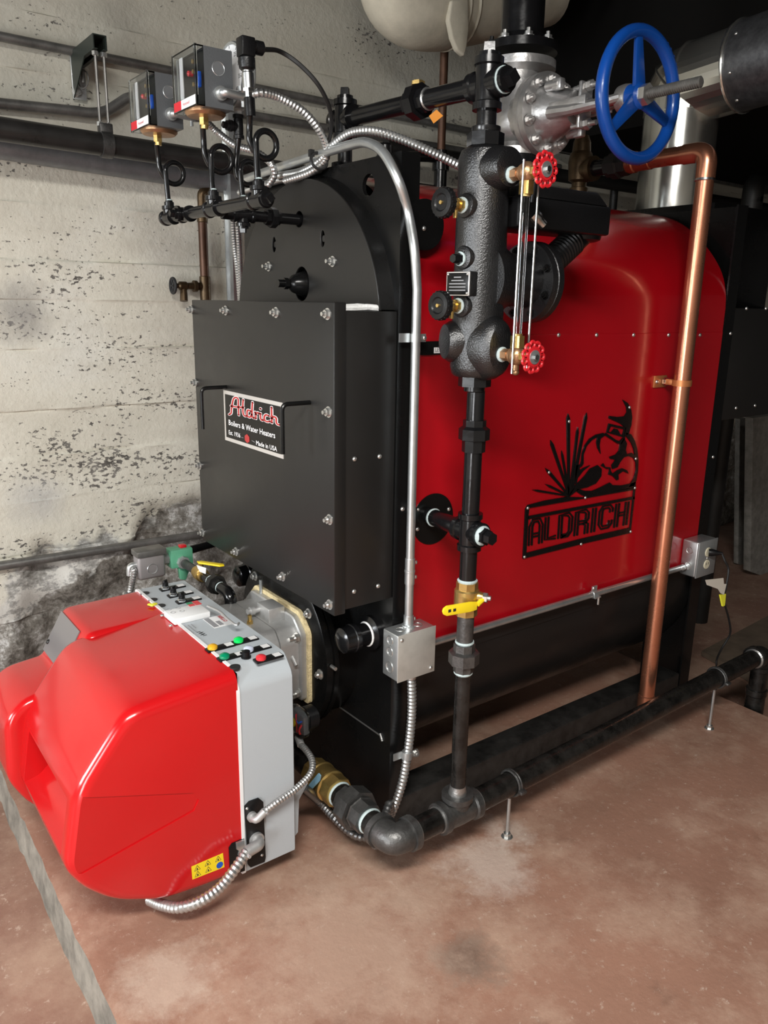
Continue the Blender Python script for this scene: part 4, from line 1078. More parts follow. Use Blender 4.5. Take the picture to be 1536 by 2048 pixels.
pth = smooth_path([A1, P(470, 1738, y=1.445), P(440, 1775, y=1.44), P(400, 1803, y=1.445), P(360, 1815, y=1.47), P(325, 1810, y=1.52), P(300, 1800, y=1.58)], 8)
b = MB(); b.corr(pth, .0135, .0105); b.build('conduit_sheath', M_FLEX, fcB)
# ================================================================== steam header with pressure controls in front of the arch
XH, ZH, YNOZ = 0.85, 1.628, 1.825
def tee_fit(b, c, axis, r, L, branch=None, Lb=None):
    """malleable fitting: body along axis with banded ends and optional branches"""
    a = V(axis).normalized(); c = V(c)
    b.lathe(c - a * L, a, [(0, r * 1.0), (0, r * 1.22), (L * .28, r * 1.22), (L * .34, r * 1.05), (L, r * 1.1), (L * 1.66, r * 1.05), (L * 1.72, r * 1.22), (2 * L, r * 1.22), (2 * L, r)], 22)
    for br in ([] if branch is None else branch):
        d = V(br).normalized(); l = Lb or L
        b.lathe(c, d, [(0, r * .95), (l * .66, r * 1.05), (l * .72, r * 1.22), (l, r * 1.22), (l, r)], 22)
    return b
def plug(b, c, d, r, h=0.018):
    d = V(d).normalized(); c = V(c)
    b.cyl(c, c + d * h * .45, r, n=18); b.cyl(c + d * h * .45, c + d * h * 1.2, r * .72, r * .66, n=4)
    return b
def elbow_path(b, c, d1, d2, r, L, n=20):
    """90 degree elbow: ends at c+d1*L and c+d2*L"""
    c, d1, d2 = V(c), V(d1).normalized(), V(d2).normalized()
    b.tube(fillet([c + d1 * L, c, c + d2 * L], L * .75, 8), r * 1.08, n)
    b.cyl(c + d1 * L * .72, c + d1 * L, r * 1.25, n=n); b.cyl(c + d2 * L * .72, c + d2 * L, r * 1.25, n=n)
    return b
hdr = thing('control_header', 'black iron control header with tees in front of arched door', 'pipe header', (XH, YNOZ, ZH - .02))
y1, y2, y3 = P(338, 405, x=XH).y, YNOZ, P(517, 365, x=XH).y
r = .0138
b = MB(); b.cyl((XH, y3 + .02, ZH), (XH, y2 - .02, ZH), r); b.build('pipe', M_PIPE, hdr)
b = MB(); b.cyl((XH, y2 + .02, ZH), (XH, y1 - .02, ZH), r); b.build('pipe', M_PIPE, hdr)
b = MB(); tee_fit(b, (XH, y3, ZH), Y, r * 1.12, .032, [Z], .028); b.build('tee', M_PIPE, hdr)
b = MB(); plug(b, (XH, y3 - .030, ZH), -Y, .016, .020); b.build('plug', M_PIPE, hdr)
b = MB(); tee_fit(b, (XH, y2, ZH), Y, r * 1.12, .032, [Z, X], .028); b.build('cross', M_PIPE, hdr)
b = MB(); b.lathe((XH, y2 - .030, ZH), Y, [(0, .0158), (.003, .0165), (.005, .0145)], 18); b.build('sealant_ring', M_DOPE, hdr)
b = MB(); b.lathe((XH, y2 + .027, ZH), Y, [(0, .0145), (.003, .0165), (.005, .0155)], 18); b.build('sealant_ring', M_DOPE, hdr)
ym = (y2 + y1) / 2 + .03
b = MB(); tee_fit(b, (XH, ym, ZH), Y, r * 1.15, .030, [(-1, 0, 0)], .026); plug(b, V((XH - .026, ym, ZH)), -X, .013, .014); b.build('tee', M_PIPE, hdr)
b = MB(); tee_fit(b, (XH, y1, ZH), Y, r * 1.15, .030, [Z], .028); b.cyl((XH, y1 + .028, ZH), (XH, y1 + .034, ZH), .016); b.build('tee', M_PIPE, hdr)
# nozzle from the arch
b = MB(); b.cyl((XH + .02, YNOZ, ZH - .008), (1.10, YNOZ, ZH - .008), .0132); b.build('nozzle_pipe', M_PIPE, hdr)
b = MB(); tee_fit(b, (.925, YNOZ, ZH - .008), X, .0145, .028, [Z, (0, 0, -1)], .026); plug(b, V((.925, YNOZ, ZH - .034)), -Z, .013, .012); b.build('tee', M_PIPE, hdr)
b = MB(); b.lathe((.985, YNOZ, ZH - .008), X, [(0, .015), (0, .0185), (.012, .0185), (.012, .016)], 6); b.lathe((.998, YNOZ, ZH - .008), X, [(0, .015), (0, .0245), (.016, .0245), (.016, .015)], 8); b.lathe((1.014, YNOZ, ZH - .008), X, [(0, .0165), (.012, .0165), (.012, .0145)], 6); b.build('union', M_PIPE, hdr, ang=0.4)

def siphon(yb, x0, z0, loop_px, rl, top_px, label, name='pigtail_siphon', r=.0067, base_ring=True):
    B = V((x0, yb, z0)); C_ = P(*loop_px, y=yb); T = P(*top_px, y=yb)
    t = thing(name, label, 'siphon', B, 'pigtail siphons on the control header')
    pts = [B, B + V((-.002, 0, .02))]
    a0 = math.pi
    lp = []
    for k in range(0, 21):
        a = math.pi - 2 * math.pi * k / 22
        lp.append(C_ + V((rl * math.cos(a), .014 * k / 22, rl * math.sin(a))))
    up0 = C_ + V((-rl * 1.02, .014, -rl * .35))
    pts += lp + [up0, up0.lerp(T + V((0, .014, 0)), .25) + V((-.004, 0, 0)), up0.lerp(T + V((0, .012, 0)), .6), T]
    b = MB(); b.tube(smooth_path(pts, 4), r, 12); b.build('siphon_tube', M_PIPE, t)
    b = MB(); b.lathe(B, Z, [(-.004, .0125), (.012, .0125), (.013, .0095), (.016, .0095)], 16); b.build('bushing', M_PIPE, t)
    b = MB(); b.lathe(B, Z, [(.0155, .0088), (.019, .0078)], 12); b.build('sealant_ring', M_DOPE, t)
    return T
T1 = siphon(y1, XH, ZH + .026, (350, 346), .026, (313, 284), 'black pigtail siphon under the pressure control nearest the wall')
T2 = siphon(y2, XH, ZH + .026, (444, 318), .028, (405, 245), 'black pigtail siphon under the front pressure control')
T3 = siphon(y3, XH, ZH + .026, (534, 289), .0265, (500, 220), 'black pigtail siphon carrying the pressure transmitter')
T4 = siphon(YNOZ, .927, ZH + .018, (500, 346), .026, (478, 270), 'black pigtail siphon behind the others leading to dial gauge')

def pressure_control(c, label):
    """c: centre of the underside"""
    t = thing('pressure_control', label, 'pressure control', V((c.x, c.y, c.z - .026)), 'pressure controls on siphons')
    w, d, h = .125, .088, .120
    x0, x1, y0, y1_, z0, z1 = c.x - d / 2, c.x + d / 2, c.y - w / 2, c.y + w / 2, c.z, c.z + h
    xs_ = x0 + .020
    # five-sided housing, open at the front
    b = MB(); b.box2((xs_, y0, z0), (x1, y0 + .003, z1)); b.box2((xs_, y1_ - .003, z0), (x1, y1_, z1)); b.box2((x1 - .02, y0 + .003, z0), (x1, y1_ - .003, z1)); b.box2((xs_, y0 + .003, z0), (x1 - .02, y1_ - .003, z0 + .003)); b.box2((xs_, y0 + .003, z1 - .003), (x1 - .02, y1_ - .003, z1))
    hs = b.build('housing', M_DGREY, t)
    b = MB(); b.box2((xs_ + .006, y0 + .004, z0 + .004), (x1 - .021, y1_ - .004, z1 - .004)); b.build('back_board', M_BLKP, t)
    # clear cover: five thin walls
    b = MB(); q = .0025
    b.box2((x0, y0, z0), (x0 + q, y1_, z1)); b.box2((x0 + q, y0, z0), (xs_, y0 + q, z1)); b.box2((x0 + q, y1_ - q, z0), (xs_, y1_, z1)); b.box2((x0 + q, y0 + q, z0), (xs_, y1_ - q, z0 + q)); b.box2((x0 + q, y0 + q, z1 - q), (xs_, y1_ - q, z1))
    b.build('clear_cover', M_CLEAR, t)
    for yy in (y0 + .001, y1_ - .001):
        b = MB(); b.box2((x0 - .001, yy - .0025, z0 - .001), (x0 + .004, yy + .0025, z1 + .001)); b.build('cover_edge', M_CLEAR, t)
    # scale, screws, bulb, wires behind the cover
    b = MB(); b.box2((x0 + .006, y1_ - .045, z0 + .026), (x0 + .008, y1_ - .028, z1 - .010)); b.build('scale_strip', M_WHITE, t)
    b = MB(); b.box2((x0 + .006, y1_ - .022, z0 + .026), (x0 + .008, y1_ - .012, z1 - .010)); b.build('scale_strip', M_GALV, t)
    b = MB(); b.box2((x0 + .012, y0 + .014, z0 + .040), (x0 + .020, y0 + .024, z0 + .072), .002); b.build('terminal_block', M_BLUEW, t)
    for dz in (.045, .07, .09):
        b = MB(); b.cyl(V((x0 + .004, y0 + .022, z0 + dz)), V((x0 + .012, y0 + .022, z0 + dz)), .0045, n=12); b.build('terminal_screw', M_BRASS, t)
    b = MB(); b.lathe(V((x0 + .016, y0 + .05, z0 + .072)), (-1, 0, 0), [(0, .006), (.010, .006), (.013, .002)], 12); b.build('indicator', M_REDW, t)
    # label strip
    b = MB(); b.box2((x0 - .0008, y0 + .004, z0 + .003), (x0, y1_ - .002, z0 + .022)); lb = b.build('label_strip', M_WHITE, t)
    b = MB(); b.box2((x0 - .0014, y1_ - .042, z0 + .003), (x0 - .0008, y1_ - .002, z0 + .022)); b.build('red_mark', M_TXTR, lb)
    link('lettering', text_mesh('Honeywell', V((x0 - .0010, y1_ - .052, z0 + .009)), -Y, Z, .007, 0, width=.036), M_TXTR, lb, smooth=False)
    # knock-out and underside bell
    b = MB(); b.cyl(V((c.x + .010, y0 - .0006, z1 - .040)), V((c.x + .010, y0 + .001, z1 - .040)), .0145, n=24); b.build('knock_out', mat('knock_out_grey', (.12, .125, .13), .5), hs)
    b = MB(); b.torus(V((c.x + .010, y0 - .0006, z1 - .040)), Y, .0145, .0008, 26, 4); b.build('knock_out_ring', M_GALV, hs)
    b = MB(); b.lathe(V((c.x + .004, c.y, z0 + .001)), -Z, [(0, .046), (.004, .046), (.010, .040), (.012, .012)], 30); b.build('diaphragm_bell', M_BRONZE, t)
    b = MB(); b.hex(V((c.x, c.y, z0 - .008)), V((c.x, c.y, z0 - .026)), .011); b.cyl(V((c.x, c.y, z0 - .026)), V((c.x, c.y, z0 - .034)), .009, n=12); b.build('brass_nut', M_BRASS, t)
    # flexible-conduit fitting on the near side
    p = V((c.x + .012, y0, z0 + .030))
    b = MB(); b.cyl(p, p + V((0, -.008, 0)), .015, n=20); b.tube(fillet([p + V((0, -.004, 0)), p + V((0, -.020, 0)), p + V((.055, -.020, -.004))], .012, 5), .0095, 14)
    b.cyl(p + V((.040, -.020, .008)), p + V((.040, -.020, .018)), .004, n=8); b.cyl(p + V((.046, -.020, -.024)), p + V((.046, -.020, -.008)), .004, n=8)
    b.build('conduit_fitting', M_GALV, t)
    return p + V((.052, -.020, -.004))
q1 = pressure_control(V((T1.x + .004, y1, P(315, 262, y=y1).z)), 'grey pressure control with clear front, nearer the wall and lower')
q2 = pressure_control(V((T2.x + .004, y2, P(404, 225, y=y2).z)), 'grey pressure control with clear front and red lamp, nearer the viewer')

# dial gauge
gz = P(462, 152, y=YNOZ).z
gg = thing('dial_gauge', 'round white-faced dial pressure gauge behind front pressure control', 'gauge', V((.915, YNOZ, gz - .095)))
b = MB(); b.lathe(V((.935, YNOZ, gz)), (-1, 0, 0), [(0, .066), (.004, .071), (.030, .071), (.034, .069), (.034, .064), (.030, .064)], 40); b.build('case', M_GALV, gg)
b = MB(); b.cyl(V((.9038, YNOZ, gz)), V((.9030, YNOZ, gz)), .0635, n=40); b.build('dial_face', M_WHITE, gg)
for k in range(9):
    a = math.radians(225 - k * 270 / 8); d = V((0, -math.cos(a), math.sin(a)))
    link('numeral', text_mesh(str(k * 5), V((.9026, YNOZ, gz)) + d * .047 + V((0, .005, -.004)), -Y, Z, .009, 0), M_TXTB, gg, smooth=False)
    b = MB(); b.tube([V((.9026, YNOZ, gz)) + d * .056, V((.9026, YNOZ, gz)) + d * .062], .0008, 4); b.build('tick', M_TXTB, gg)
b = MB(); b.tube([V((.9022, YNOZ, gz)), V((.9022, YNOZ + .03, gz - .03))], .0012, 5); b.build('pointer', M_TXTB, gg)
b = MB(); b.hex(V((.920, YNOZ, gz - .066)), V((.920, YNOZ, gz - .090)), .010); b.build('stem', M_ALU, gg)
gt = P(470, 253, y=YNOZ)
b = MB(); tee_fit(b, V((.920, YNOZ, gt.z)), Z, .0105, .026, [(-1, 0, 0)], .024); plug(b, V((.896, YNOZ, gt.z)), -X, .011, .014); b.cyl(V((.920, YNOZ, gt.z + .024)), V((.920, YNOZ, gz - .088)), .008, n=12); b.build('gauge_tee', M_BLKP, gg)

# pressure transmitter with its angled plug
tz = T3
pt = thing('pressure_transmitter', 'pressure transmitter with steel body and black angled plug on siphon', 'pressure sensor', T3)
tb_, tt = P(497, 178, y=y3), P(491, 100, y=y3)
ax = (P(490, 70, y=y3) - T3).normalized()
b = MB(); b.lathe(T3 - ax * .012, ax, [(0, .0115), (.034, .0115), (.036, .0085)], 18); b.build('socket', M_PIPE, pt)
b = MB(); b.lathe(T3 + ax * .022, ax, [(0, .0075), (.012, .0075), (.012, .0125), (.020, .0125)], 6); b.lathe(T3 + ax * .040, ax, [(0, .0125), (.028, .0125), (.030, .0105), (.036, .0105)], 24); b.build('steel_body', M_CHROME, pt)
b = MB(); b.lathe(T3 + ax * .073, ax, [(0, .0125), (.004, .0165), (.014, .0175), (.022, .0175), (.024, .016)], 20); b.build('collar', M_BLKP, pt)
pc = T3 + ax * .115
b = MB(); b.box(pc + V((0, 0, .000)), (.030, .030, .036), None, .003); b.build('plug_body', M_BLKP, pt)
b = MB(); b.lathe(pc + V((.015, 0, .004)), X, [(0, .0115), (.006, .0115), (.006, .0135), (.022, .0135), (.024, .010), (.028, .006)], 18); b.build('plug_gland', M_BLKP, pt)
CAB0 = pc + V((.042, 0, .004))
# ================================================================== water column and its piping
WX, WYC = 1.198, 1.275
def pz(u, v): return P(u, v, y=WYC).z
wc = thing('water_column', 'black cast-iron water column with round bosses beside red jacket', 'water column', (WX, WYC, 1.27))
b = MB(); b.lathe((WX, WYC, 1.268), Z, [(0, .030), (0, .046), (.006, .052), (.02, .0555), (.06, .0555), (.41, .0535), (.44, .0535), (.455, .048), (.462, .036), (.466, .030)], 40)
# gauge bosses on the viewer's right, rounded cheeks
zg1, zg0 = pz(985, 345), P(1000, 705, y=WYC - .03).z
b.lathe((WX, WYC, zg1), -Y, [(0, .044), (.045, .044), (.075, .037), (.078, .030)], 28)
body = b.build('body', M_CAST, wc)
b = MB()
for t_, kx, kz in ((0, .052, .075), (.03, .050, .072), (.055, .046, .066), (.070, .041, .058), (.077, .034, .049), (.079, .02, .03)):
    R_1 = [b.bm.verts.new(V((WX + kx * math.cos(2 * math.pi * i / 32), WYC - t_, zg0 + .012 + kz * math.sin(2 * math.pi * i / 32)))) for i in range(32)]
    if t_ == 0: b.bm.faces.new(R_1)
    else: b.skin(R_0, R_1)
    R_0 = R_1
b.bm.faces.new(R_0)
b.build('lower_boss', M_CAST, wc)
b = MB(); b.lathe((WX - .005, WYC + .01, zg0 + .022), (-.93, .36, 0), [(0, .046), (.050, .044), (.063, .036), (.066, .02)], 28); b.build('side_boss', M_CAST, wc)
b = MB(); b.lathe((WX, WYC, pz(1015, 560)), X, [(0, .075), (.04, .072), (.07, .058), (.11, .055), (.155, .062)], 36); nk = b.build('float_neck', M_CAST, wc)
fx = P(1060, 565, y=WYC).x
b = MB(); zf = pz(1080, 566)
b.lathe((fx - .020, WYC, zf), X, [(0, .05), (0, .086), (.014, .088), (.016, .085), (.018, .088), (.034, .088), (.034, .05)], 44); fgn = b.build('float_flange', M_CAST, wc)
for k in range(8):
    a = math.radians(22.5 + 45 * k); p = V((fx - .020, WYC + .072 * math.cos(a), zf + .072 * math.sin(a))); bolt(fgn, p, -X, .007, 'flange_bolt', M_FRAME, stud=.6)
# try-cock bosses, small plug boss and nameplate pad on the burner side
for u, v in ((938, 413), (936, 612), (930, 516)):
    z_ = pz(u, v); b = MB(); b.lathe((WX, WYC, z_), (-.995, -.1, 0), [(0, .03), (.045, .028), (.057, .023), (.060, .016)], 24); b.build('boss', M_CAST, wc)
z_ = pz(918, 518); b = MB(); d_ = V((-.995, -.1, 0)).normalized(); p0 = V((WX, WYC, z_)) + d_ * .060
b.lathe(p0, d_, [(0, .014), (.004, .0145), (.006, .0125)], 16); b.build('sealant_ring', M_DOPE, wc)
b = MB(); b.lathe(p0 + d_ * .005, d_, [(0, .0125), (.006, .0125), (.006, .009), (.02, .009)], 6); b.build('square_plug', M_PIPE, wc)
zn = pz(922, 568); e2 = V((.1, -.995, 0)).normalized()
pn = V((WX, WYC, zn)) + d_ * .052
b = MB(); b.box(pn, (.026, .066, .050), Matrix.Rotation(math.atan2(d_.y, d_.x) + math.pi, 3, 'Z'), .003); b.build('nameplate_pad', M_CAST, wc)
RZ = Matrix.Rotation(math.atan2(d_.y, d_.x) + math.pi, 3, 'Z')
b = MB(); b.box(pn + d_ * .0145, (.003, .060, .044), RZ, .001); ip = b.build('identity_plate', M_NAMEB, wc)
b = MB(); b.box(pn + d_ * .0140, (.003, .064, .048), RZ, .001); b.build('identity_plate_rim', M_NAMES, ip)
for i, w_ in enumerate((.020, .034, .046, .046, .046)):
    b = MB(); b.box(pn + d_ * .0162 + V((0, 0, .013 - i * .0065)), (.0004, w_, .0022), RZ); b.build('print_line', M_TXTG, ip)
for sy, sz in ((1, 1), (-1, 1), (1, -1), (-1, -1)): screw(ip, pn + d_ * .016 + e2 * (.027 * sy) + Z * (.019 * sz), d_, .003)
# top and bottom bushings
b = MB(); b.hex((WX, WYC, 1.731), (WX, WYC, 1.756), .038, 8); b.lathe((WX, WYC, 1.756), Z, [(0, .028), (.006, .030), (.012, .030), (.014, .024)], 24); b.build('top_bushing', M_PIPE, wc, ang=.4)
b = MB(); b.hex((WX, WYC, 1.246), (WX, WYC, 1.270), .036, 8); b.lathe((WX, WYC, 1.246), -Z, [(0, .024), (.010, .024), (.012, .021)], 20); b.build('bottom_bushing', M_PIPE, wc, ang=.4)

def tagged_try(v, u, label):
    z_ = pz(u, v); p = V((WX, WYC, z_)) + d_ * .061
    t = thing('try_cock', label, 'valve', p + V((0, 0, -.02)), 'try cocks on the water column')
    b = MB(); b.lathe(p, d_, [(0, .0155), (.003, .016), (.005, .013)], 16); b.build('sealant_ring', M_DOPE, t)
    b = MB(); b.hex(p + d_ * .004, p + d_ * .014, .013); b.lathe(p + d_ * .014, d_, [(0, .0085), (.005, .0085), (.009, .012), (.020, .012), (.026, .0085), (.040, .0085)], 18); b.build('brass_body', M_BRASS, t)
    b = MB(); b.lathe(p + d_ * .021, -Z, [(0, .006), (.020, .0045), (.026, .0045)], 10); b.build('drip_spout', M_BRASS, t)
    b = MB(); R = .029; q = p + d_ * .046
    b.lathe(q, d_, [(0, .012), (0, R * .9), (.004, R), (.014, R), (.018, R * .92), (.019, R * .6), (.0165, R * .5), (.0165, .004)], 40)
    hw = b.build('handwheel', M_BLKP, t)
    for k in range(20):
        a = 2 * math.pi * k / 20; e1_, e2_, a_ = frame(d_); c_ = q + d_ * .009 + (e1_ * math.cos(a) + e2_ * math.sin(a)) * R
        part_copy('knurl', lambda: MB().box((0, 0, 0), (.0016, .003, .012)).mesh(), 'knurl', M_BLKP, hw, c_, d_, up=(e1_ * math.cos(a) + e2_ * math.sin(a)))
    b = MB(); b.cyl(q + d_ * .012, q + d_ * .020, .0038, n=8); b.build('stem_end', M_BRASS, t)
tagged_try(413, 938, 'black-wheeled brass try cock, upper of two on water column')
tagged_try(612, 936, 'black-wheeled brass try cock, lower of two on water column')

# gauge glass with two red-wheeled valves
gl = thing('gauge_glass', 'tubular gauge glass with two red-wheeled brass valves on water column', 'gauge glass', (WX, 1.153, zg0 - .05))
GY = P(1050, 420, x=WX).y
gzt, gzb = P(1052, 345, x=WX).z, P(1040, 712, x=WX).z
for zz, wpx in ((gzt, (1101, 333)), (gzb, (1080, 715))):
    b = MB(); b.lathe((WX, WYC - .078, zz), -Y, [(0, .0155), (.004, .016), (.006, .013)], 16); b.build('sealant_ring', M_DOPE, gl)
    b = MB(); b.hex((WX, WYC - .083, zz), (WX, WYC - .099, zz), .0125); b.lathe((WX, WYC - .097, zz), -Y, [(0, .009), (.004, .009), (.012, .0165), (.034, .0165), (.040, .010), (.044, .010)], 20); b.sphere((WX, GY, zz), .0185, (1, 1, 1.1)); b.build('valve_body', M_BRONZE, gl)
    b = MB(); b.hex((WX, GY - .016, zz), (WX, GY - .034, zz), .0125); b.cyl((WX, GY - .034, zz), (WX, GY - .050, zz), .006, n=12); b.build('packing_nut', M_BRASS, gl)
    yw = GY - .046; R = .031
    b = MB()
    n_ = 11
    for k in range(n_):
        a = 2 * math.pi * k / n_; d1 = V((math.cos(a), 0, math.sin(a)))
        b.torus(V((WX, yw, zz)) + d1 * (R * .80), Y, R * .21, .0033, 12, 6)
    b.cyl((WX, yw + .003, zz), (WX, yw - .004, zz), R * .62, n=26)
    b.build('red_handwheel', M_REDW, gl)
    b = MB(); b.cyl((WX, yw - .004, zz), (WX, yw - .0056, zz), R * .46, n=24); b.build('wheel_disc', M_GALV, gl)
    b = MB(); b.hex((WX, yw - .0056, zz), (WX, yw - .011, zz), .006); b.build('wheel_nut', M_CHROME, gl)
    s_ = -1 if zz > 1.5 else 1
    b = MB(); b.hex((WX, GY, zz + s_ * .016), (WX, GY, zz + s_ * .040), .0145); b.cyl((WX, GY, zz + s_ * .040), (WX, GY, zz + s_ * .044), .010, n=14); b.build('glass_nut', M_BRASS, gl)
b = MB(); b.tube([V((WX, GY, gzb + .036)), V((WX, GY, gzt - .036))], .0078, 20); b.build('glass_tube', M_GLASS, gl)
for dx, top, bot in ((-.021, .02, -.035), (.023, .005, -.03)):
    b = MB(); b.cyl((WX + dx, GY - .010, gzb + bot), (WX + dx, GY - .010, gzt + top), .0026, n=10); b.build('guard_rod', M_CHROME, gl)
b = MB(); b.cyl((WX, GY, gzb - .016), (WX, GY, gzb - .030), .007, n=12); b.sphere((WX, GY, gzb - .034), .008, (1, 1, .8), 10, 8); b.build('drain_cock', M_BRONZE, gl)

# black switch box on a ribbed neck, carried by the float flange
lw = thing('float_switch', 'black float switch box on a ribbed neck behind gauge glass', 'switch', (fx + .07, WYC, zf))
n0, n1 = V((fx + .012, WYC, zf + .012)), P(1146, 482, y=WYC)
nd = (n1 - n0).normalized()
b = MB()
prof_, t_ = [], 0.0
Ln = (n1 - n0).length
for k in range(14):
    prof_ += [(.02 + k * (Ln - .02) / 14, .0285), (.02 + (k + .35) * (Ln - .02) / 14, .0325), (.02 + (k + .65) * (Ln - .02) / 14, .0325)]
b.lathe(n0, nd, [(0, .05), (.012, .05), (.016, .030)] + prof_ + [(Ln, .028)], 28); b.build('ribbed_neck', M_BLKP, lw)
bx0, bx1 = P(1022, 452, y=WYC - .06).x, P(1222, 440, y=WYC - .06).x
zb0, zb1 = P(1120, 462, y=WYC - .06).z, P(1120, 412, y=WYC - .06).z
b = MB(); b.tube(fillet([n1 - nd * .02, n1 + nd * .025, V((n1.x + .03, WYC, zb0 + .01))], .03, 5), .030, 20); b.lathe((n1.x + .03, WYC, zb0 - .012), Z, [(0, .032), (.004, .042), (.012, .044)], 28); b.build('neck_elbow', M_BLKP, lw)
b = MB(); b.box2((bx0 + .02, WYC - .06, zb0), (bx1, WYC + .06, zb0 + .062), .006); b.build('switch_case', M_BLKP, lw)
b = MB(); b.prism([(bx0 + .03, WYC - .056, zb0 + .062), (bx1 - .006, WYC - .056, zb0 + .062), (bx1 - .045, WYC - .056, zb0 + .088), (bx0 + .055, WYC - .056, zb0 + .088)], (0, .112, 0), .004, 2); cvv = b.build('case_cover', M_BLKP, lw)
screw(cvv, V((bx1 - .012, WYC - .05, zb0 + .066)), Z, .004)
b = MB(); b.cyl((bx0 + .055, WYC - .062, zb0 + .05), (bx0 + .055, WYC - .066, zb0 + .092), .006, n=12); b.build('cover_rib', M_BLKP, lw)
c = P(1076, 437, y=WYC - .064)
b = MB(); b.lathe(c + V((-.012, .004, .008)), (.7, -.3, -.6), [(0, .014), (.014, .014), (.020, .010), (.034, .009)], 16); b.build('conduit_fitting', M_CHROME, lw)

# ------------------------------------------------------------------ steam equalising line over the boiler
eq = thing('equalising_pipe', 'black steam pipe with cross and tees over boiler top', 'pipe', (WX, 1.793, 1.735))
ZC = pz(972, 168)
RP = .0205
b = MB(); b.cyl((WX, WYC, 1.765), (WX, WYC, ZC - .03), RP); b.build('pipe', M_PIPE, eq)
b = MB(); tee_fit(b, (WX, WYC, ZC), Z, .0245, .048, [Y, -Y], .044); b.build('cross', M_CAST if False else M_PIPE, eq)
b = MB(); plug(b, (WX, WYC, ZC + .046), Z, .022, .024); b.build('plug', M_PIPE, eq)
b = MB(); b.lathe((WX, WYC - .043, ZC), -Y, [(0, .025), (.004, .0255), (.006, .02)], 20); b.build('sealant_ring', M_DOPE, eq)
b = MB(); plug(b, (WX, WYC - .046, ZC), -Y, .0235, .024); b.build('plug', M_PIPE, eq)
YT2 = P(690, 240, x=WX).y; ZT2 = P(690, 240, x=WX).z
yu = P(838, 200, x=WX).y
def lz(y): return ZC + (ZT2 - ZC) * (y - WYC) / (YT2 - WYC)
b = MB(); b.cyl((WX, WYC + .03, ZC), (WX, yu - .015, lz(yu)), RP); b.build('pipe', M_PIPE, eq)
b = MB(); b.cyl((WX, yu + .015, lz(yu)), (WX, YT2 - .02, ZT2), RP); b.build('pipe', M_PIPE, eq)
b = MB(); b.lathe((WX, yu - .030, lz(yu)), Y, [(0, .022), (0, .0265), (.018, .0265), (.018, .024)], 8); b.lathe((WX, yu - .010, lz(yu)), Y, [(0, .022), (0, .038), (.026, .038), (.030, .028), (.046, .027), (.046, .021)], 8); b.build('union', M_PIPE, eq, ang=.4)
b = MB(); b.lathe((WX, yu - .036, lz(yu)), Y, [(0, .022), (.003, .024), (.006, .022)], 18); b.build('sealant_ring', M_THREAD, eq)
b = MB(); b.hex((WX, yu + .005, lz(yu) + .034), (WX, yu + .005, lz(yu) + .041), .016); b.cyl((WX, yu + .005, lz(yu) + .040), (WX, yu + .005, lz(yu) + .043), .012, n=6); b.build('brass_plug', M_BRASS, eq)
b = MB(); tee_fit(b, (WX, YT2, ZT2), Z, .0245, .045, [-Y, Y], .042); b.build('cross', M_PIPE, eq)
b = MB(); plug(b, (WX, YT2, ZT2 + .044), Z, .020, .024); b.build('plug', M_PIPE, eq)
b = MB(); plug(b, (WX, YT2 + .042, ZT2), Y, .020, .016); b.build('plug', M_PIPE, eq)
b = MB(); b.cyl((WX, YT2, 1.733), (WX, YT2, ZT2 - .03), RP * .9); b.lathe((WX, YT2, 1.733), Z, [(0, .034), (.028, .034), (.030, .026)], 24); b.build('boiler_nozzle', M_PIPE, eq)
# second short nozzle seen behind
n2 = P(770, 300, x=1.45)
t = thing('vent_nozzle', 'short grey pipe nipple rising from boiler top behind the equalising pipe', 'pipe', (1.45, n2.y, 1.735))
b = MB(); b.cyl((1.45, n2.y, 1.733), (1.45, n2.y, 1.815), .019); b.build('nipple', M_FIT, t)
b = MB(); b.lathe((1.45, n2.y, 1.815), Z, [(0, .026), (.012, .026), (.014, .023), (.04, .023), (.046, .018)], 20); b.build('cap', M_PIPE, t)

# ------------------------------------------------------------------ lower riser: union, tee, ball valve, union, floor tee
ri = thing('drain_riser', 'vertical black riser with yellow-handled valve below water column', 'pipe', (WX + .008, WYC, .19))
RX = WX + .006
zu1, zt1, zv, zu2 = pz(948, 868), pz(942, 1062), pz(938, 1192), pz(932, 1307)
def vp(z0, z1, r, m, nm_='pipe'): b = MB(); b.cyl((RX, WYC, z0), (RX, WYC, z1), r); b.build(nm_, m, ri)
vp(zu1 + .02, 1.236, .0205, M_PIPE); vp(zt1 + .03, zu1 - .02, .0205, M_PIPE); vp(zv + .03, zt1 - .03, .0205, M_PIPE)
vp(zu2 + .02, zv - .04, .0205, M_FIT); vp(.19, zu2 - .025, .0195, M_PIPEW)
b = MB(); b.lathe((RX, WYC, zu1 - .040), Z, [(0, .022), (0, .0265), (.026, .0265), (.026, .028)], 8); b.lathe((RX, WYC, zu1 - .012), Z, [(0, .024), (0, .035), (.024, .035), (.030, .026), (.044, .026), (.044, .021)], 8); b.build('union', M_PIPE, ri, ang=.4)
b = MB(); tee_fit(b, (RX, WYC, zt1), Z, .0235, .044, [Y, -Y], .040); b.build('cross', M_PIPE, ri)
b = MB(); b.lathe((RX, WYC - .040, zt1), -Y, [(0, .022), (.004, .0235), (.010, .018)], 18); b.build('sealant_ring', M_DOPE, ri)
b = MB(); b.lathe((RX, WYC - .046, zt1), -Y, [(0, .020), (.012, .020), (.012, .016), (.03, .015)], 6); b.build('plug', M_PIPE, ri)
b = MB(); b.cyl((RX, WYC + .03, zt1), (RX + .02, YN - .004, zt1 - .004), .0205); b.build('side_connection', M_PIPE, ri)
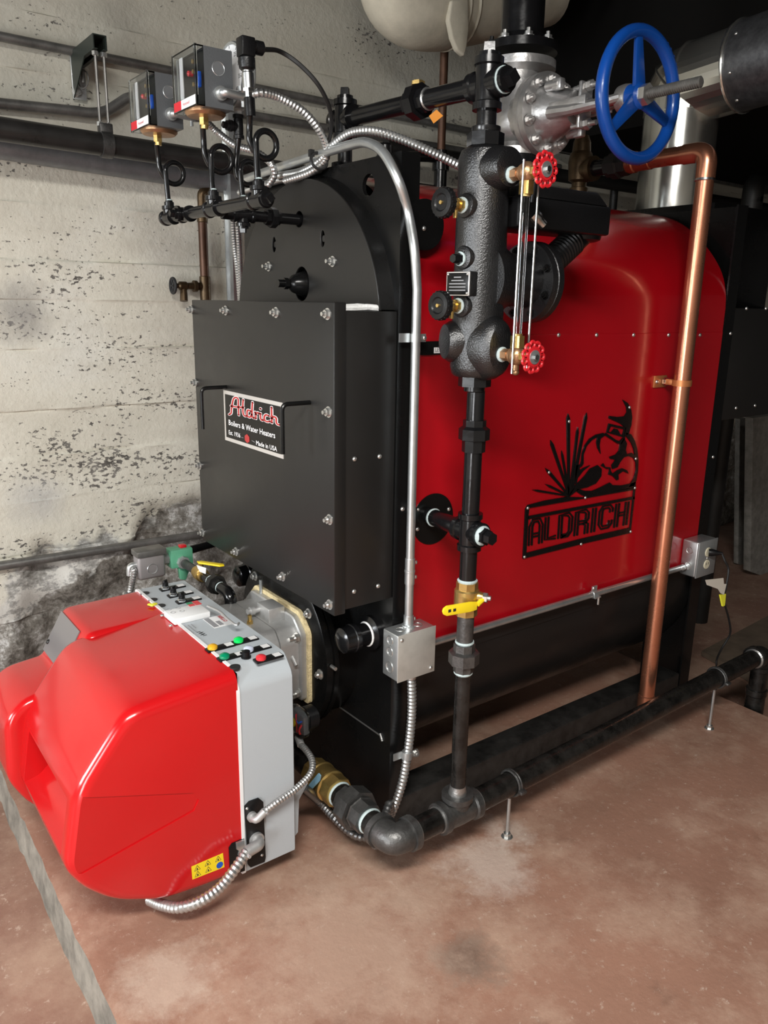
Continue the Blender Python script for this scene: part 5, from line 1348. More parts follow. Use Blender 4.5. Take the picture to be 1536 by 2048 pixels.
b = MB(); b.lathe((RX + .018, YN - .030, zt1 - .004), Y, [(0, .021), (.004, .0235), (.010, .0215)], 18); b.build('sealant_ring', M_DOPE, ri)
# ball valve
b = MB(); b.lathe((RX, WYC, zv - .045), Z, [(0, .0225), (0, .027), (.020, .027), (.022, .025)], 8)
b.lathe((RX, WYC, zv - .025), Z, [(0, .026), (.006, .030), (.042, .030), (.046, .026)], 26)
b.lathe((RX, WYC, zv + .020), Z, [(0, .026), (.018, .026), (.018, .022)], 8)
b.lathe((RX, WYC, zv + .004), (.55, -.83, 0), [(0, .016), (.034, .013), (.042, .010)], 16); bv = b.build('ball_valve_body', M_BRASS, ri, ang=.45)
b = MB(); b.lathe((RX, WYC, zv + .037), Z, [(0, .0225), (.005, .0245), (.008, .021)], 18); b.build('sealant_ring', M_DOPE, ri)
sd = V((.55, -.83, 0)).normalized(); sp = V((RX, WYC, zv + .004)) + sd * .040
b = MB(); b.hex(sp, sp + sd * .010, .012); b.cyl(sp + sd * .01, sp + sd * .018, .006, n=8); b.build('handle_nut', M_ZINC, ri)
h1 = P(886, 1224, y=sp.y + .004); h0 = P(955, 1212, y=sp.y - .006)
b = MB(); hd = (h1 - h0); hl = hd.length; hd.normalize()
up_ = V((0, 0, 1)); nrm_ = hd.cross(up_).normalized(); ww = .0125
pts_ = [h0 + up_ * ww * .8, h0 + hd * .02 + up_ * ww, h1 - hd * .012 + up_ * ww, h1 - hd * .003 + up_ * ww * .6, h1, h1 - hd * .003 - up_ * ww * .6, h1 - hd * .012 - up_ * ww, h0 + hd * .02 - up_ * ww, h0 - up_ * ww * .8]
b.prism(pts_, nrm_ * .006, .002, 2); b.build('yellow_handle', M_YELLOW, ri)
b = MB(); b.tube([sp + sd * .004, h0 + V((0, 0, .004))], .006, 8); b.build('handle_stem', M_YELLOW, ri)
for k_ in (-.007, .007):
    b = MB(); b.box(h0.lerp(h1, .74) + hd * k_ + nrm_ * -.0002, (.008, .001, .007)); b.build('stamp_mark', M_TXTB, ri)
# lower union
b = MB(); b.lathe((RX, WYC, zu2 - .044), Z, [(0, .021), (0, .025), (.022, .025), (.022, .028)], 8); b.lathe((RX, WYC, zu2 - .022), Z, [(0, .026), (0, .0375), (.028, .0375), (.032, .027), (.05, .026), (.05, .022)], 8); b.build('union', M_FIT, ri, ang=.4)
for z_ in (zu2 - .052, zu2 + .028):
    b = MB(); b.lathe((RX, WYC, z_), Z, [(0, .0205), (.004, .0235), (.008, .0225)], 18); b.build('sealant_ring', M_DOPE, ri)

# ------------------------------------------------------------------ floor drain line
fp_ = thing('floor_drain_pipe', 'long black pipe low over the pad with grey elbow and tee', 'pipe', (1.8, WYC, 0.0))
RF = .0312
def fz(x): return .165 + max(0, x - 1.2) * .025
EX = .998
b = MB(); b.cyl((EX + .05, WYC, fz(EX)), (RX - .05, WYC, fz(RX)), RF, n=24); b.build('pipe', M_PIPEW, fp_)
b = MB(); b.cyl((RX + .05, WYC, fz(RX)), (2.64, WYC, fz(2.64)), RF, n=24); b.build('pipe', M_PIPEW, fp_)
b = MB(); tee_fit(b, (RX, WYC, fz(RX)), X, .0335, .062, [Z], .052); tee_ = b.build('tee', M_FIT, fp_)
for x_ in (RX - .066, RX + .062): b = MB(); b.lathe((x_, WYC, fz(x_)), X, [(0, .031), (0, .0335), (.006, .034), (.008, .031)], 24); b.build('thread_ring', M_THREAD, fp_)
b = MB(); b.lathe((RX, WYC, fz(RX) + .046), Z, [(0, .022), (.008, .024), (.018, .0215), (.03, .0205)], 22); b.build('thread_ring', M_THREAD, fp_)
b = MB(); elbow_path(b, (EX, WYC, fz(EX)), X, Y, .0345, .062); b.build('elbow', M_FIT, fp_)
b = MB(); b.lathe((EX + .060, WYC, fz(EX)), X, [(0, .034), (.010, .0335), (.012, .0305)], 22); b.build('thread_ring', M_THREAD, fp_)
yv = P(655, 1548, x=EX).y; yun = P(712, 1607, x=EX).y
b = MB(); b.cyl((EX, WYC + .05, fz(EX)), (EX, yun - .03, fz(EX)), RF); b.build('pipe', M_PIPEW, fp_)
b = MB(); b.lathe((EX, yun - .056, fz(EX)), Y, [(0, .033), (0, .041), (.034, .041), (.036, .044)], 8); b.lathe((EX, yun - .016, fz(EX)), Y, [(0, .04), (0, .055), (.040, .055), (.046, .042), (.066, .040), (.066, .033)], 8); b.build('union', M_FIT, fp_, ang=.4)
b = MB(); b.cyl((EX, yun + .04, fz(EX)), (EX, yv - .03, fz(EX)), RF); b.build('pipe', M_PIPEW, fp_)
for y_ in (yun - .066, yv - .064): b = MB(); b.lathe((EX, y_, fz(EX)), Y, [(0, .0315), (.004, .0345), (.010, .0315)], 24); b.build('thread_ring', M_DOPE, fp_)
b = MB(); b.lathe((EX, yv - .056, fz(EX)), Y, [(0, .033), (0, .042), (.034, .042), (.036, .038)], 8); b.lathe((EX, yv - .022, fz(EX)), Y, [(0, .038), (.004, .044), (.010, .0445), (.014, .042), (.05, .042), (.054, .0445), (.06, .044), (.066, .036)], 28); b.lathe((EX, yv + .04, fz(EX)), Y, [(0, .04), (.034, .040), (.034, .031)], 8); b.build('brass_ball_valve', M_BRASS, fp_, ang=.45)
b = MB(); b.cyl((EX, yv + .07, fz(EX)), (EX, YC, fz(EX)), RF); b.build('pipe', M_PIPEW, fp_)
b = MB(); h0 = P(596, 1582, x=EX - .05); b.prism([P(*q, x=EX - .055) for q in ((613, 1575), (636, 1547), (640, 1552), (638, 1562), (618, 1584))], (.004, 0, 0)); b.build('tag_handle', mat('blue_label', (.22, .42, .55), .5), fp_)
# rear elbow and drop
b = MB(); elbow_path(b, (2.69, WYC, fz(2.69)), -X, -Z, .034, .058); b.build('elbow', M_PIPEW, fp_)
b = MB(); b.lathe((2.632, WYC, fz(2.63)), X, [(-.004, .0315), (0, .0365), (.006, .0365)], 24); b.build('thread_ring', M_THREAD, fp_)
b = MB(); b.cyl((2.69, WYC, fz(2.69) - .05), (2.69, WYC, .06), RF); b.build('pipe', M_PIPEW, fp_)
b = MB(); b.lathe((2.69, WYC, .065), -Z, [(0, .037), (.022, .037), (.026, .034), (.10, .034), (.175, .034)], 24); b.build('coupling', M_PIPEW, fp_)
# two threaded-rod pipe stands
for k, (fu, fv) in enumerate(((1012, 1673), (1420, 1458))):
    f_ = P(fu, fv, z=0); x_ = f_.x
    t = thing('pipe_stand', ('threaded-rod pipe stand with ring clamp, nearer the grey tee', 'threaded-rod pipe stand with ring clamp, near the rear elbow')[k], 'pipe support', (x_, WYC, 0), 'threaded-rod pipe stands')
    b = MB(); b.cyl((x_, WYC, 0), (x_, WYC, fz(x_) - RF + .001), .0048, n=10); b.build('threaded_rod', M_GALV, t)
    b = MB(); b.cyl((x_, WYC, 0), (x_, WYC, .003), .016, n=20); b.hex((x_, WYC, .003), (x_, WYC, .014), .0105); b.build('foot_nut', M_ZINC, t)
    for dx in (0,):
        b = MB(); b.torus((x_ + dx, WYC, fz(x_)), X, RF + .0035, .0035, 36, 8); b.torus((x_ + .008, WYC, fz(x_)), X, RF + .0035, .0035, 36, 8); b.build('ring_clamp', M_FIT, t)
    b = MB(); b.box((x_ + .004, WYC - RF - .010, fz(x_) - .006), (.022, .016, .010), None, .003); b.build('clamp_ear', M_FIT, t)
    b = MB(); b.lathe((x_, WYC, fz(x_) - RF - .012), Z, [(0, .008), (.012, .008)], 12); b.build('clamp_socket', M_FIT, t)
# ================================================================== conduits and electrical boxes
CY = 1.42
ex = P(826, 900, y=CY).x
jz1, jz0 = P(835, 1262, y=1.385).z, P(835, 1352, y=1.385).z
jx0, jx1 = P(796, 1310, y=1.385).x, P(869, 1300, y=1.385).x
em = thing('rigid_conduit', 'bright bent steel conduit rising in front of boiler and turning over its top', 'conduit', (ex, CY, jz1))
T_ = P(735, 283, x=ex); E_ = P(490, 357, x=ex)
pth = [V((ex, CY, jz1 + .01)), V((ex, CY, P(832, 560, y=CY).z))]
bend = [V((ex, CY, P(832, 580, y=CY).z)), P(829, 500, y=CY), P(816, 425, x=1.138), P(797, 362, x=1.106), P(767, 306, x=1.098), P(735, 286, x=1.096), P(705, 289, x=1.096), P(660, 302, x=1.096)]
full = [V((ex, CY, jz1 + .01)), V((ex, CY, P(826, 900, y=CY).z))] + smooth_path(bend, 5) + [P(560, 334, x=1.09), P(490, 358, x=1.085)]
b = MB(); b.tube(full, .0108, 16); b.build('conduit_tube', M_GALV, em)
zc_ = P(823, 1140, y=CY).z
b = MB(); b.lathe((ex, CY, zc_ - .035), Z, [(0, .0125), (.030, .0125), (.031, .0135), (.036, .0135), (.037, .0125), (.066, .0125)], 18); cp_ = b.build('coupling', M_GALV, em)
for dz in (-.016, .022): screw(cp_, V((ex + .010, CY - .010, zc_ + dz)), (.7, -.7, 0), .0055)
b = MB(); b.lathe((ex, CY, jz1), Z, [(0, .017), (.006, .017), (.007, .0128), (.030, .0128)], 18); cn_ = b.build('box_connector', M_GALV, em); screw(cn_, V((ex + .011, CY - .009, jz1 + .022)), (.7, -.7, 0), .0055)
zs_ = P(828, 676, y=CY).z
b = MB(); b.tube([V((ex, CY, zs_ - .009)), V((ex, CY, zs_ + .009))], .0122, 18); b.box((ex - .024, CY + .012, zs_), (.030, .003, .020)); b.box((ex + .018, CY - .002, zs_), (.018, .003, .018)); st_ = b.build('strap', M_GALV, em); screw(st_, V((ex + .022, CY - .004, zs_)), -Y, .006)
# junction box
jb = thing('junction_box', 'square galvanised junction box on boiler corner with blank cover', 'electrical box', ((jx0 + jx1) / 2, CY, jz0))
b = MB(); b.box2((jx0, 1.386, jz0), (jx1, 1.448, jz1), .004); bxo = b.build('box_body', M_GALV, jb)
b = MB(); b.box2((jx0 - .001, 1.3835, jz0 - .001), (jx1 + .001, 1.386, jz1 + .001), .001); cvr = b.build('blank_cover', mat('dull_zinc_cover', (.52, .51, .47), .5, metal=.55, var=.12, vscale=16), jb)
for x_, z_ in ((jx0 + .010, jz1 - .012), (jx1 - .012, jz0 + .012)): screw(cvr, V((x_, 1.3835, z_)), -Y, .0052)
for dz in (.022, .052, .094):
    b = MB(); b.torus((jx0 - .0006, 1.418, jz1 - dz), X, .0115 if dz < .09 else .0140, .0012, 24, 5); b.build('knock_out_ring', M_ZINC, bxo)
for dx in (.03, .085):
    b = MB(); b.torus((jx0 + dx, 1.416, jz1 + .0006), Z, .012, .0009, 24, 5); b.build('knock_out_ring', M_ZINC, bxo)
# flexible conduit from the box to the floor
fc = thing('flexible_conduit', 'steel flexible conduit hanging from junction box towards grey floor elbow', 'conduit', (ex, CY, .2))
top_ = V((P(822, 1360, y=CY).x, CY, jz0))
pth = smooth_path([top_, P(824, 1400, y=1.42), P(822, 1450, y=1.42), P(815, 1510, y=1.42), P(806, 1560, y=1.42), P(792, 1605, y=1.42), P(780, 1632, y=1.42)], 8)
b = MB(); b.corr(pth, .0125, .0105); b.build('conduit_sheath', M_FLEX, fc)
b = MB(); b.lathe(top_, -Z, [(0, .016), (.006, .016), (.007, .0135), (.022, .0135)], 16); b.build('box_connector', M_GALV, fc)
sp_ = P(814, 1510, y=1.42)
b = MB(); b.tube([sp_ - V((.001, 0, .010)), sp_ + V((.001, 0, .010))], .0145, 16); b.box(sp_ + V((-.024, .010, .0)), (.026, .003, .020)); b.box(sp_ + V((.022, -.004, 0)), (.020, .004, .018)); sst = b.build('strap', M_GALV, fc); bolt(sst, sp_ + V((.024, -.006, 0)), -Y, .008)
# dark flexible conduit on the floor towards the burner
df = thing('flexible_conduit', 'dark steel flexible conduit running from under burner to grey floor elbow', 'conduit', P(735, 1668, z=.03))
pth = smooth_path([P(606, 1574, x=.90), P(638, 1602, z=.11), P(672, 1638, z=.085), P(698, 1662, z=.07), P(720, 1673, z=.06), P(748, 1674, z=.06), V((1.02, 1.37, .09)), V((1.08, 1.40, .16)), P(780, 1632, y=1.42)], 8)
b = MB(); b.corr(pth, .0125, .0105); b.build('conduit_sheath', M_FLEXD, df)
# horizontal conduit under the red panel
hy = 1.430
zh0, zh1 = P(872, 1283, y=hy).z, P(1380, 1130, y=hy).z
hc = thing('rigid_conduit', 'straight steel conduit along the lower edge of red jacket', 'conduit', (1.8, hy, zh0))
ox0 = P(1395, 1120, y=1.385).x
b = MB(); b.cyl((jx1 - .002, hy, zh0), (ox0 + .004, hy, zh1), .0098, n=16); b.build('conduit_tube', M_GALV, hc)
sx = P(1188, 1183, y=hy).x; sz = zh0 + (zh1 - zh0) * (sx - jx1) / (ox0 - jx1)
b = MB(); b.tube([V((sx - .009, hy, sz)), V((sx + .009, hy, sz))], .0118, 16); b.box((sx - .002, hy - .002, sz + .018), (.022, .004, .020)); b.box((sx, hy - .014, sz - .006), (.026, .008, .005)); sst = b.build('strap', M_GALV, hc); screw(sst, V((sx - .008, hy - .004, sz + .022)), -Y, .006)
b = MB(); b.cyl((sx + .004, hy - .016, sz - .004), (sx + .004, hy - .016, sz - .030), .0035, n=8); b.build('strap_screw', M_ZINC, sst)
b = MB(); b.lathe((ox0 - .030, hy, zh1), X, [(0, .0118), (.024, .0118), (.025, .015), (.031, .015)], 16); b.build('box_connector', M_CHROME, hc)
# receptacle box
ox1 = P(1431, 1110, y=1.385).x; oz1, oz0 = P(1410, 1083, y=1.385).z, P(1408, 1151, y=1.385).z
ob = thing('receptacle_box', 'galvanised box with two ivory outlets at rear lower corner of jacket', 'electrical box', ((ox0 + ox1) / 2, 1.42, oz0))
b = MB(); b.box2((ox0, 1.388, oz0), (ox1, 1.448, oz1), .006, 3); bo = b.build('box_body', M_GALV, ob)
b = MB(); b.box2((ox0 - .001, 1.383, oz0 - .001), (ox1 + .001, 1.388, oz1 + .001), .002); oc = b.build('cover_plate', mat('grey_cover_plate', (.30, .31, .31), .45, metal=.5), ob)
omx, omz = (ox0 + ox1) / 2, (oz0 + oz1) / 2
for dz in (.022, -.022):
    b = MB(); b.lathe((omx, 1.383, omz + dz), -Y, [(0, .0165), (.002, .0165), (.003, .0155)], 24); oo = b.build('outlet', M_IVORY, ob)
    if dz < 0:
        for dx in (-.006, .006): b = MB(); b.box((omx + dx, 1.3798, omz + dz + .003), (.0022, .0006, .009)); b.build('slot', M_TXTB, oo)
for dz in (.028, -.028):
    b = MB(); b.torus((ox0 - .0006, 1.418, omz + dz), X, .0115, .0012, 24, 5); b.build('knock_out_ring', M_ZINC, bo)
screw(oc, V((omx, 1.383, omz)), -Y, .004)
# plugged-in cord with its paper tag
pc0 = V((omx, 1.380, omz + .022))
cd_ = thing('power_cord', 'thin dark cord plugged into receptacle box, with paper and yellow tags', 'cord', P(1432, 1335, y=1.33))
b = MB(); b.lathe(pc0, (.55, -.83, .03), [(0, .013), (.012, .013), (.024, .0095), (.034, .006), (.044, .005)], 16); b.build('plug', M_BLKP, cd_)
pe = pc0 + V((.55, -.83, .03)).normalized() * .042
cpts = [pe, P(1450, 1122, y=1.33), P(1457, 1140, y=1.32), P(1452, 1175, y=1.31), P(1448, 1200, y=1.32), P(1458, 1240, y=1.33), P(1460, 1268, y=1.34), P(1444, 1296, y=1.36), P(1434, 1318, y=1.38), P(1433, 1335, y=1.38), P(1436, 1372, y=1.40)]
b = MB(); b.tube(smooth_path(cpts, 7), .0036, 8); b.build('cord', M_RUBBER, cd_)
b = MB(); q = [P(*k, y=1.305) for k in ((1411, 1160), (1447, 1156), (1448, 1168), (1453, 1168), (1448, 1190), (1441, 1186), (1436, 1178), (1414, 1170))]
b.prism(q, (0, .0012, 0)); b.build('paper_tag', M_PAPER, cd_)
b = MB(); q = [P(*k, y=1.306) for k in ((1441, 1190), (1452, 1188), (1450, 1211), (1446, 1213))]; b.prism(q, (0, .006, 0)); b.build('yellow_tag', M_YLW2, cd_)

# ------------------------------------------------------------------ flexible conduits over the boiler front
def flex(label, pts, r=.0098, pitch=.0082, grp='flexible conduits over the boiler front', m=None):
    p = smooth_path(pts, 8)
    b = MB(); b.corr(p, r, pitch)
    o = b.build('flexible_conduit', m or M_FLEX); return tag(o, label, 'conduit', grp)
flex('flexible conduit arching from front pressure control down behind the bent steel conduit', [q2, P(520, 186, x=.92), P(560, 196, x=.97), P(605, 222, x=1.02), P(637, 258, x=1.06), P(652, 292, x=1.09), P(650, 320, x=1.10), P(620, 345, x=1.085), P(570, 362, x=1.06)])
flex('flexible conduit running from wall-side pressure control behind the siphons', [q1, P(408, 240, x=.93), P(432, 262, x=.97), P(470, 290, x=1.0), P(510, 303, x=1.03), P(540, 325, x=1.05), P(548, 350, x=1.06), P(535, 372, x=1.05)])
flex('flexible conduit rising over boiler top edge towards the water column', [P(560, 352, x=1.09), P(605, 343, x=1.09), P(640, 322, x=1.095), P(664, 292, x=1.10), P(700, 266, x=1.11), P(745, 262, x=1.13), P(800, 277, x=1.17), P(860, 303, x=1.22), P(926, 335, x=1.29)], .0105)
flex('flexible conduit lying lowest under the bent steel conduit', [P(480, 385, x=1.10), P(520, 372, x=1.10), P(560, 360, x=1.10), P(600, 354, x=1.10), P(640, 338, x=1.11)], .0095)
for k, (du, lab) in enumerate(((0, 'flexible conduit dropping behind arched door, left of a pair'), (9, 'flexible conduit dropping behind arched door, right of a pair'))):
    flex(lab, [P(468 + du, 400, x=1.20), P(466 + du, 440, x=1.20), P(469 + du, 490, x=1.20), P(475 + du * .6, 540, x=1.20), P(480 + du * .3, 600, x=1.20), P(482 + du * .3, 660, x=1.20), V((1.20, 2.35 + .001 * du, 0.9)), V((1.20, 2.36 + .002 * du, 0.012))], .009)
# transmitter cable
b = MB(); b.tube(smooth_path([CAB0, P(560, 103, x=.93), P(600, 130, x=.97), P(638, 172, x=1.01), P(660, 220, x=1.05), P(662, 260, x=1.08), P(654, 295, x=1.10), P(645, 318, x=1.10)], 8), .0048, 10)
single(b, 'sensor_cable', M_RUBBER, 'black cable arching from the pressure transmitter plug', 'cable')
b = MB(); c = P(638, 322, x=1.085); b.torus(c, (-.2, -.9, .3), .020, .004, 24, 6); b.box(c + V((-.012, .015, .018)), (.012, .010, .016)); single(b, 'cable_tie', M_RUBBER, 'black cable tie bundling conduits under the bent conduit', 'cable tie')
# ================================================================== steam stop valve and riser on the boiler top
VX, VY = 1.845, 1.83
VZ = 1.952
sv = thing('steam_stop_valve', 'silver flanged steam valve with large blue handwheel on boiler top', 'valve', (VX, VY, 1.74))
zfl = P(1045, 128, y=VY).z; zfb = P(1030, 302, y=VY).z
b = MB(); b.lathe((VX, VY, zfb - .022), Z, [(0, .055), (0, .104), (.020, .104), (.022, .064), (.04, .060), (.05, .068), (.085, .082), (.125, .080), (.15, .066), (zfl - zfb - .008, .060), (zfl - zfb, .104), (zfl - zfb + .022, .104), (zfl - zfb + .022, .05)], 40)
b.lathe((VX, VY, VZ), -Y, [(0, .074), (.085, .074), (.088, .080)], 32); vb = b.build('valve_body', M_SILVER, sv)
b = MB(); b.lathe((VX, VY - .085, VZ), -Y, [(0, .07), (0, .108), (.018, .110), (.020, .104), (.023, .110), (.042, .110), (.045, .08)], 44); vf = b.build('bonnet_flange', M_SILVER, sv)
for k in range(10):
    a = 2 * math.pi * (k + .5) / 10; bolt(vf, V((VX + .091 * math.cos(a), VY - .130, VZ + .091 * math.sin(a))), -Y, .0115, 'bonnet_bolt', M_SILVER, stud=.6)
b = MB(); b.lathe((VX, VY - .125, VZ), -Y, [(0, .078), (.02, .074), (.06, .056), (.085, .046), (.10, .044), (.104, .03)], 32); b.build('bonnet', M_SILVER, sv)
# yoke: two arms, gland and its eye-bolts
WHY = P(1278, 192, x=VX).y; WHZ = P(1278, 192, x=VX).z
for s_ in (1, -1):
    b = MB()
    b.tube([V((VX + .050 * s_, VY - .175, VZ + .012 * s_)), V((VX + .052 * s_, VY - .25, WHZ + .010 * s_)), V((VX + .040 * s_, WHY + .075, WHZ + .006 * s_)), V((VX + .026 * s_, WHY + .04, WHZ))], [.018, .015, .013, .012], 10)
    b.box((VX + .056 * s_, VY - .24, WHZ + .004), (.006, .13, .030), None, .002)
    b.build('yoke_arm', M_SILVER, sv)
b = MB(); b.lathe((VX, WHY + .055, WHZ), -Y, [(0, .020), (0, .034), (.016, .036), (.030, .034), (.034, .024)], 28); b.build('yoke_collar', M_SILVER, sv)
b = MB(); b.lathe((VX, VY - .225, VZ), -Y, [(0, .024), (.02, .024), (.022, .018), (.05, .018)], 20); b.box((VX, VY - .255, VZ), (.050, .012, .120), None, .005); b.build('gland', M_SILVER, sv)
for dz in (.048, -.048):
    b = MB(); b.cyl((VX, VY - .215, VZ + dz), (VX, VY - .300, VZ + dz), .007, n=12); b.hex((VX, VY - .262, VZ + dz), (VX, VY - .278, VZ + dz), .014); b.build('gland_bolt', M_SILVER, sv)
for dx, dz in ((.05, .08), (.05, -.075), (-.05, .08)):
    b = MB(); b.cyl((VX + dx, VY - .160, VZ + dz * .7), (VX + dx, VY - .205, VZ + dz * .7), .013, n=14); b.box((VX + dx, VY - .20, VZ + dz * .7), (.022, .034, .030), None, .006); b.build('bonnet_lug', M_SILVER, sv)
# handwheel
HR = .148
b = MB(); b.torus((VX, WHY, WHZ), Y, HR, .0165, 56, 14); hwl = b.build('blue_handwheel', M_BLUE, sv)
for a in (100, 222, 340):
    a = math.radians(a); d1 = V((math.cos(a), 0, math.sin(a))); e_ = V((-math.sin(a), 0, math.cos(a)))
    b = MB(); c0 = V((VX, WHY + .006, WHZ))
    q0 = [c0 + d1 * .02 + e_ * .022, c0 + d1 * .02 - e_ * .022, c0 + d1 * (HR - .006) - e_ * .012, c0 + d1 * (HR - .006) + e_ * .012]
    b.prism(q0, (0, -.012, 0), .004, 2); b.build('spoke', M_BLUE, hwl)
b = MB(); b.lathe((VX, WHY + .030, WHZ), -Y, [(0, .026), (.004, .032), (.036, .032), (.042, .026)], 28); b.build('hub', M_BLUE, hwl)
for k, ch in enumerate('OPEN'):
    a = math.radians(62 - k * 8); d1 = V((math.cos(a), 0, math.sin(a))); tq = V((math.sin(a), 0, -math.cos(a)))
    link('lettering', text_mesh(ch, V((VX, WHY - .0158, WHZ)) + d1 * (HR - .004), tq, d1, .011, .001), M_BLUE, hwl, smooth=False)
b = MB(); b.hex((VX, WHY - .012, WHZ), (VX, WHY - .030, WHZ), .026); b.build('wheel_nut', M_ZINC, sv)
b = MB(); ys_ = P(1402, 173, x=VX).y
prof_ = [(0, .0105)]; n_ = 26; L_ = WHY - .02 - ys_
for k in range(n_): prof_ += [(L_ * (k + .1) / n_, .0100), (L_ * (k + .5) / n_, .0136), (L_ * (k + .9) / n_, .0100)]
b.lathe((VX, WHY - .02, WHZ), -Y, prof_ + [(L_, .010)], 16); b.build('threaded_stem', M_OLDPIPE, sv)
b = MB(); b.cyl((VX, VY - .22, VZ), (VX, WHY + .05, WHZ), .0115, n=16); b.build('stem', M_ZINC, sv)
# boiler nozzle under the valve
b = MB(); b.lathe((VX, VY, 1.733), Z, [(0, .062), (zfb - 1.733 - .046, .062), (zfb - 1.733 - .044, .104), (zfb - 1.733 - .024, .104)], 36); b.build('boiler_nozzle', M_PIPE, sv)
for k in range(6):
    a = math.radians(60 * k + 10); bolt(sv, V((VX + .085 * math.cos(a), VY + .085 * math.sin(a), zfb)), Z, .010, 'flange_bolt', M_FRAME, stud=.6)
# riser
sr = thing('steam_riser', 'large black steam pipe rising vertically from silver valve flange', 'pipe', (VX, VY, zfl + .022))
b = MB(); b.cyl((VX, VY, zfl + .03), (VX, VY, 2.75), .0625, n=36); b.build('pipe', M_PIPE, sr)
b = MB(); b.lathe((VX, VY, zfl + .0225), Z, [(0, .06), (0, .106), (.022, .106), (.024, .078), (.045, .070), (.045, .06)], 40); fl2 = b.build('companion_flange', M_PIPE, sr)
for k in range(8):
    a = math.radians(45 * k + 12); bolt(fl2, V((VX + .088 * math.cos(a), VY + .088 * math.sin(a), zfl + .046)), Z, .012, 'flange_bolt', M_ZINC if k in (4, 5, 6) else M_FRAME, stud=.8)

# ================================================================== safety valve discharge: brass body, black nipple, copper drop
KY = 1.382
KX = P(1360, 800, y=KY).x
KZ = P(1416, 302, x=KX).z
KR = .0250
cop = thing('copper_discharge_pipe', 'tall copper discharge pipe dropping in front of red jacket to the pad', 'pipe', (KX, KY, 0))
b = MB(); b.tube(fillet([V((KX, KY, .105)), V((KX, KY, KZ)), V((KX, P(1268, 327, x=KX).y, KZ))], .05, 10), KR, 24); b.build('copper_tube', M_COPPER, cop)
b = MB(); b.tube(fillet([V((KX, KY, KZ - .075)), V((KX, KY, KZ)), V((KX, KY + .075, KZ))], .05, 10), KR * 1.10, 24); b.build('copper_elbow', M_COPPER, cop)
b = MB(); b.lathe((KX, KY, KZ - .080), Z, [(0, KR), (.002, KR * 1.14), (.008, KR * 1.10)], 24); b.build('solder_ring', M_CHROME, cop)
zb_ = P(1298, 1392, x=KX).z
b = MB(); b.lathe((KX, KY, .105), Z, [(0, KR), (.002, KR * 1.10), (.05, KR * 1.10), (.052, KR)], 24); b.build('copper_coupling', M_COPPER, cop)
y_ad = P(1262, 327, x=KX).y
b = MB(); b.lathe((KX, y_ad - .075, KZ), Y, [(0, KR), (.002, KR * 1.1), (.055, KR * 1.1), (.058, KR * 1.25), (.085, KR * 1.25)], 24); b.build('copper_adapter', M_COPPER, cop)
# clamp to the jacket
zk = P(1365, 766, x=KX).z
cl_ = thing('pipe_clamp', 'copper-coated clamp and plate holding copper pipe to red jacket', 'pipe clamp', (KX, KY, zk - .02))
b = MB(); b.lathe((KX, KY, zk - .009), Z, [(0, KR), (0, KR + .004), (.018, KR + .004), (.018, KR)], 28); b.box((KX - .006, KY + KR + .012, zk), (.016, .026, .018), None, .003); b.build('ring', M_COPPAINT, cl_)
b = MB(); b.cyl((KX - .006, KY + KR + .02, zk), (KX - .006, YN - .006, zk), .006, n=12); b.hex((KX - .006, YN - .022, zk), (KX - .006, YN - .010, zk), .012); b.build('rod', M_CHROME, cl_)
b = MB(); b.box((KX - .02, YN - .0045, zk), (.062, .006, .036), None, .001); pl_ = b.build('wall_plate', M_COPPAINT, cl_); screw(pl_, V((KX - .040, YN - .0075, zk)), -Y, .006)
# brass safety valve and black union
sfy = P(1160, 345, x=KX).y
sf = thing('safety_valve', 'old brass safety valve with black outlet nipple behind silver valve', 'valve', (KX, sfy, 1.74))
b = MB(); b.lathe((KX, sfy, 1.733), Z, [(0, .020), (.04, .020), (.042, .030), (.062, .030), (.064, .024), (.078, .024), (.085, .036), (.14, .040), (.165, .036), (.172, .03), (.20, .028), (.22, .02)], 24); b.lathe((KX, sfy, KZ), -Y, [(0, .034), (.04, .032), (.044, .038), (.06, .038)], 22); b.build('brass_body', M_BROWN, sf)
b = MB(); b.cyl((KX, sfy - .05, KZ), (KX, y_ad + .01, KZ), .0245, n=20); b.build('outlet_nipple', M_PIPE, sf)
ymid = P(1232, 330, x=KX).y
b = MB(); b.lathe((KX, ymid + .03, KZ), -Y, [(0, .026), (0, .034), (.022, .034), (.022, .042), (.048, .042), (.052, .036), (.08, .036)], 8); b.build('union', M_DARKGEN, sf, ang=.4)

# ================================================================== flue
FX_, FY_ = P(1352, 330, y=1.83).x, 1.83
FR = .128
zr = P(1350, 190, y=FY_).z
fs = thing('flue_stack', 'shiny stainless flue stack rising behind boiler into a dark round duct', 'flue', (FX_, FY_, 1.76))
b = MB(); b.cyl((FX_, FY_, 1.755), (FX_, FY_, zr - .05), FR, n=44); b.build('stack', M_STAIN, fs)
DC = P(1470, 150, x=FX_)
dz_ = DC.z
b = MB(); pts_ = fillet([V((FX_, FY_, zr - .06)), V((FX_, FY_, dz_ + .0)), V((FX_, FY_ - .27, dz_ + .02))], .20, 4)
b.tube(pts_, FR * 1.02, 40); el = b.build('gored_elbow', M_STAIN, fs, ang=.15)
for i in (0, 2, 4):
    p = pts_[1 + i] if 1 + i < len(pts_) else pts_[-2]
    d = (pts_[min(2 + i, len(pts_) - 1)] - pts_[i]).normalized(); b = MB(); b.torus(p, d, FR * 1.03, .004, 44, 6); b.build('seam_ring', M_STAIN, el)
pe_ = pts_[-1]
b = MB(); b.cyl(pe_ + V((0, .06, 0)), pe_ + V((0, -1.4, .10)), FR * 1.06, n=44); du = b.build('horizontal_duct', M_DUCT, fs)
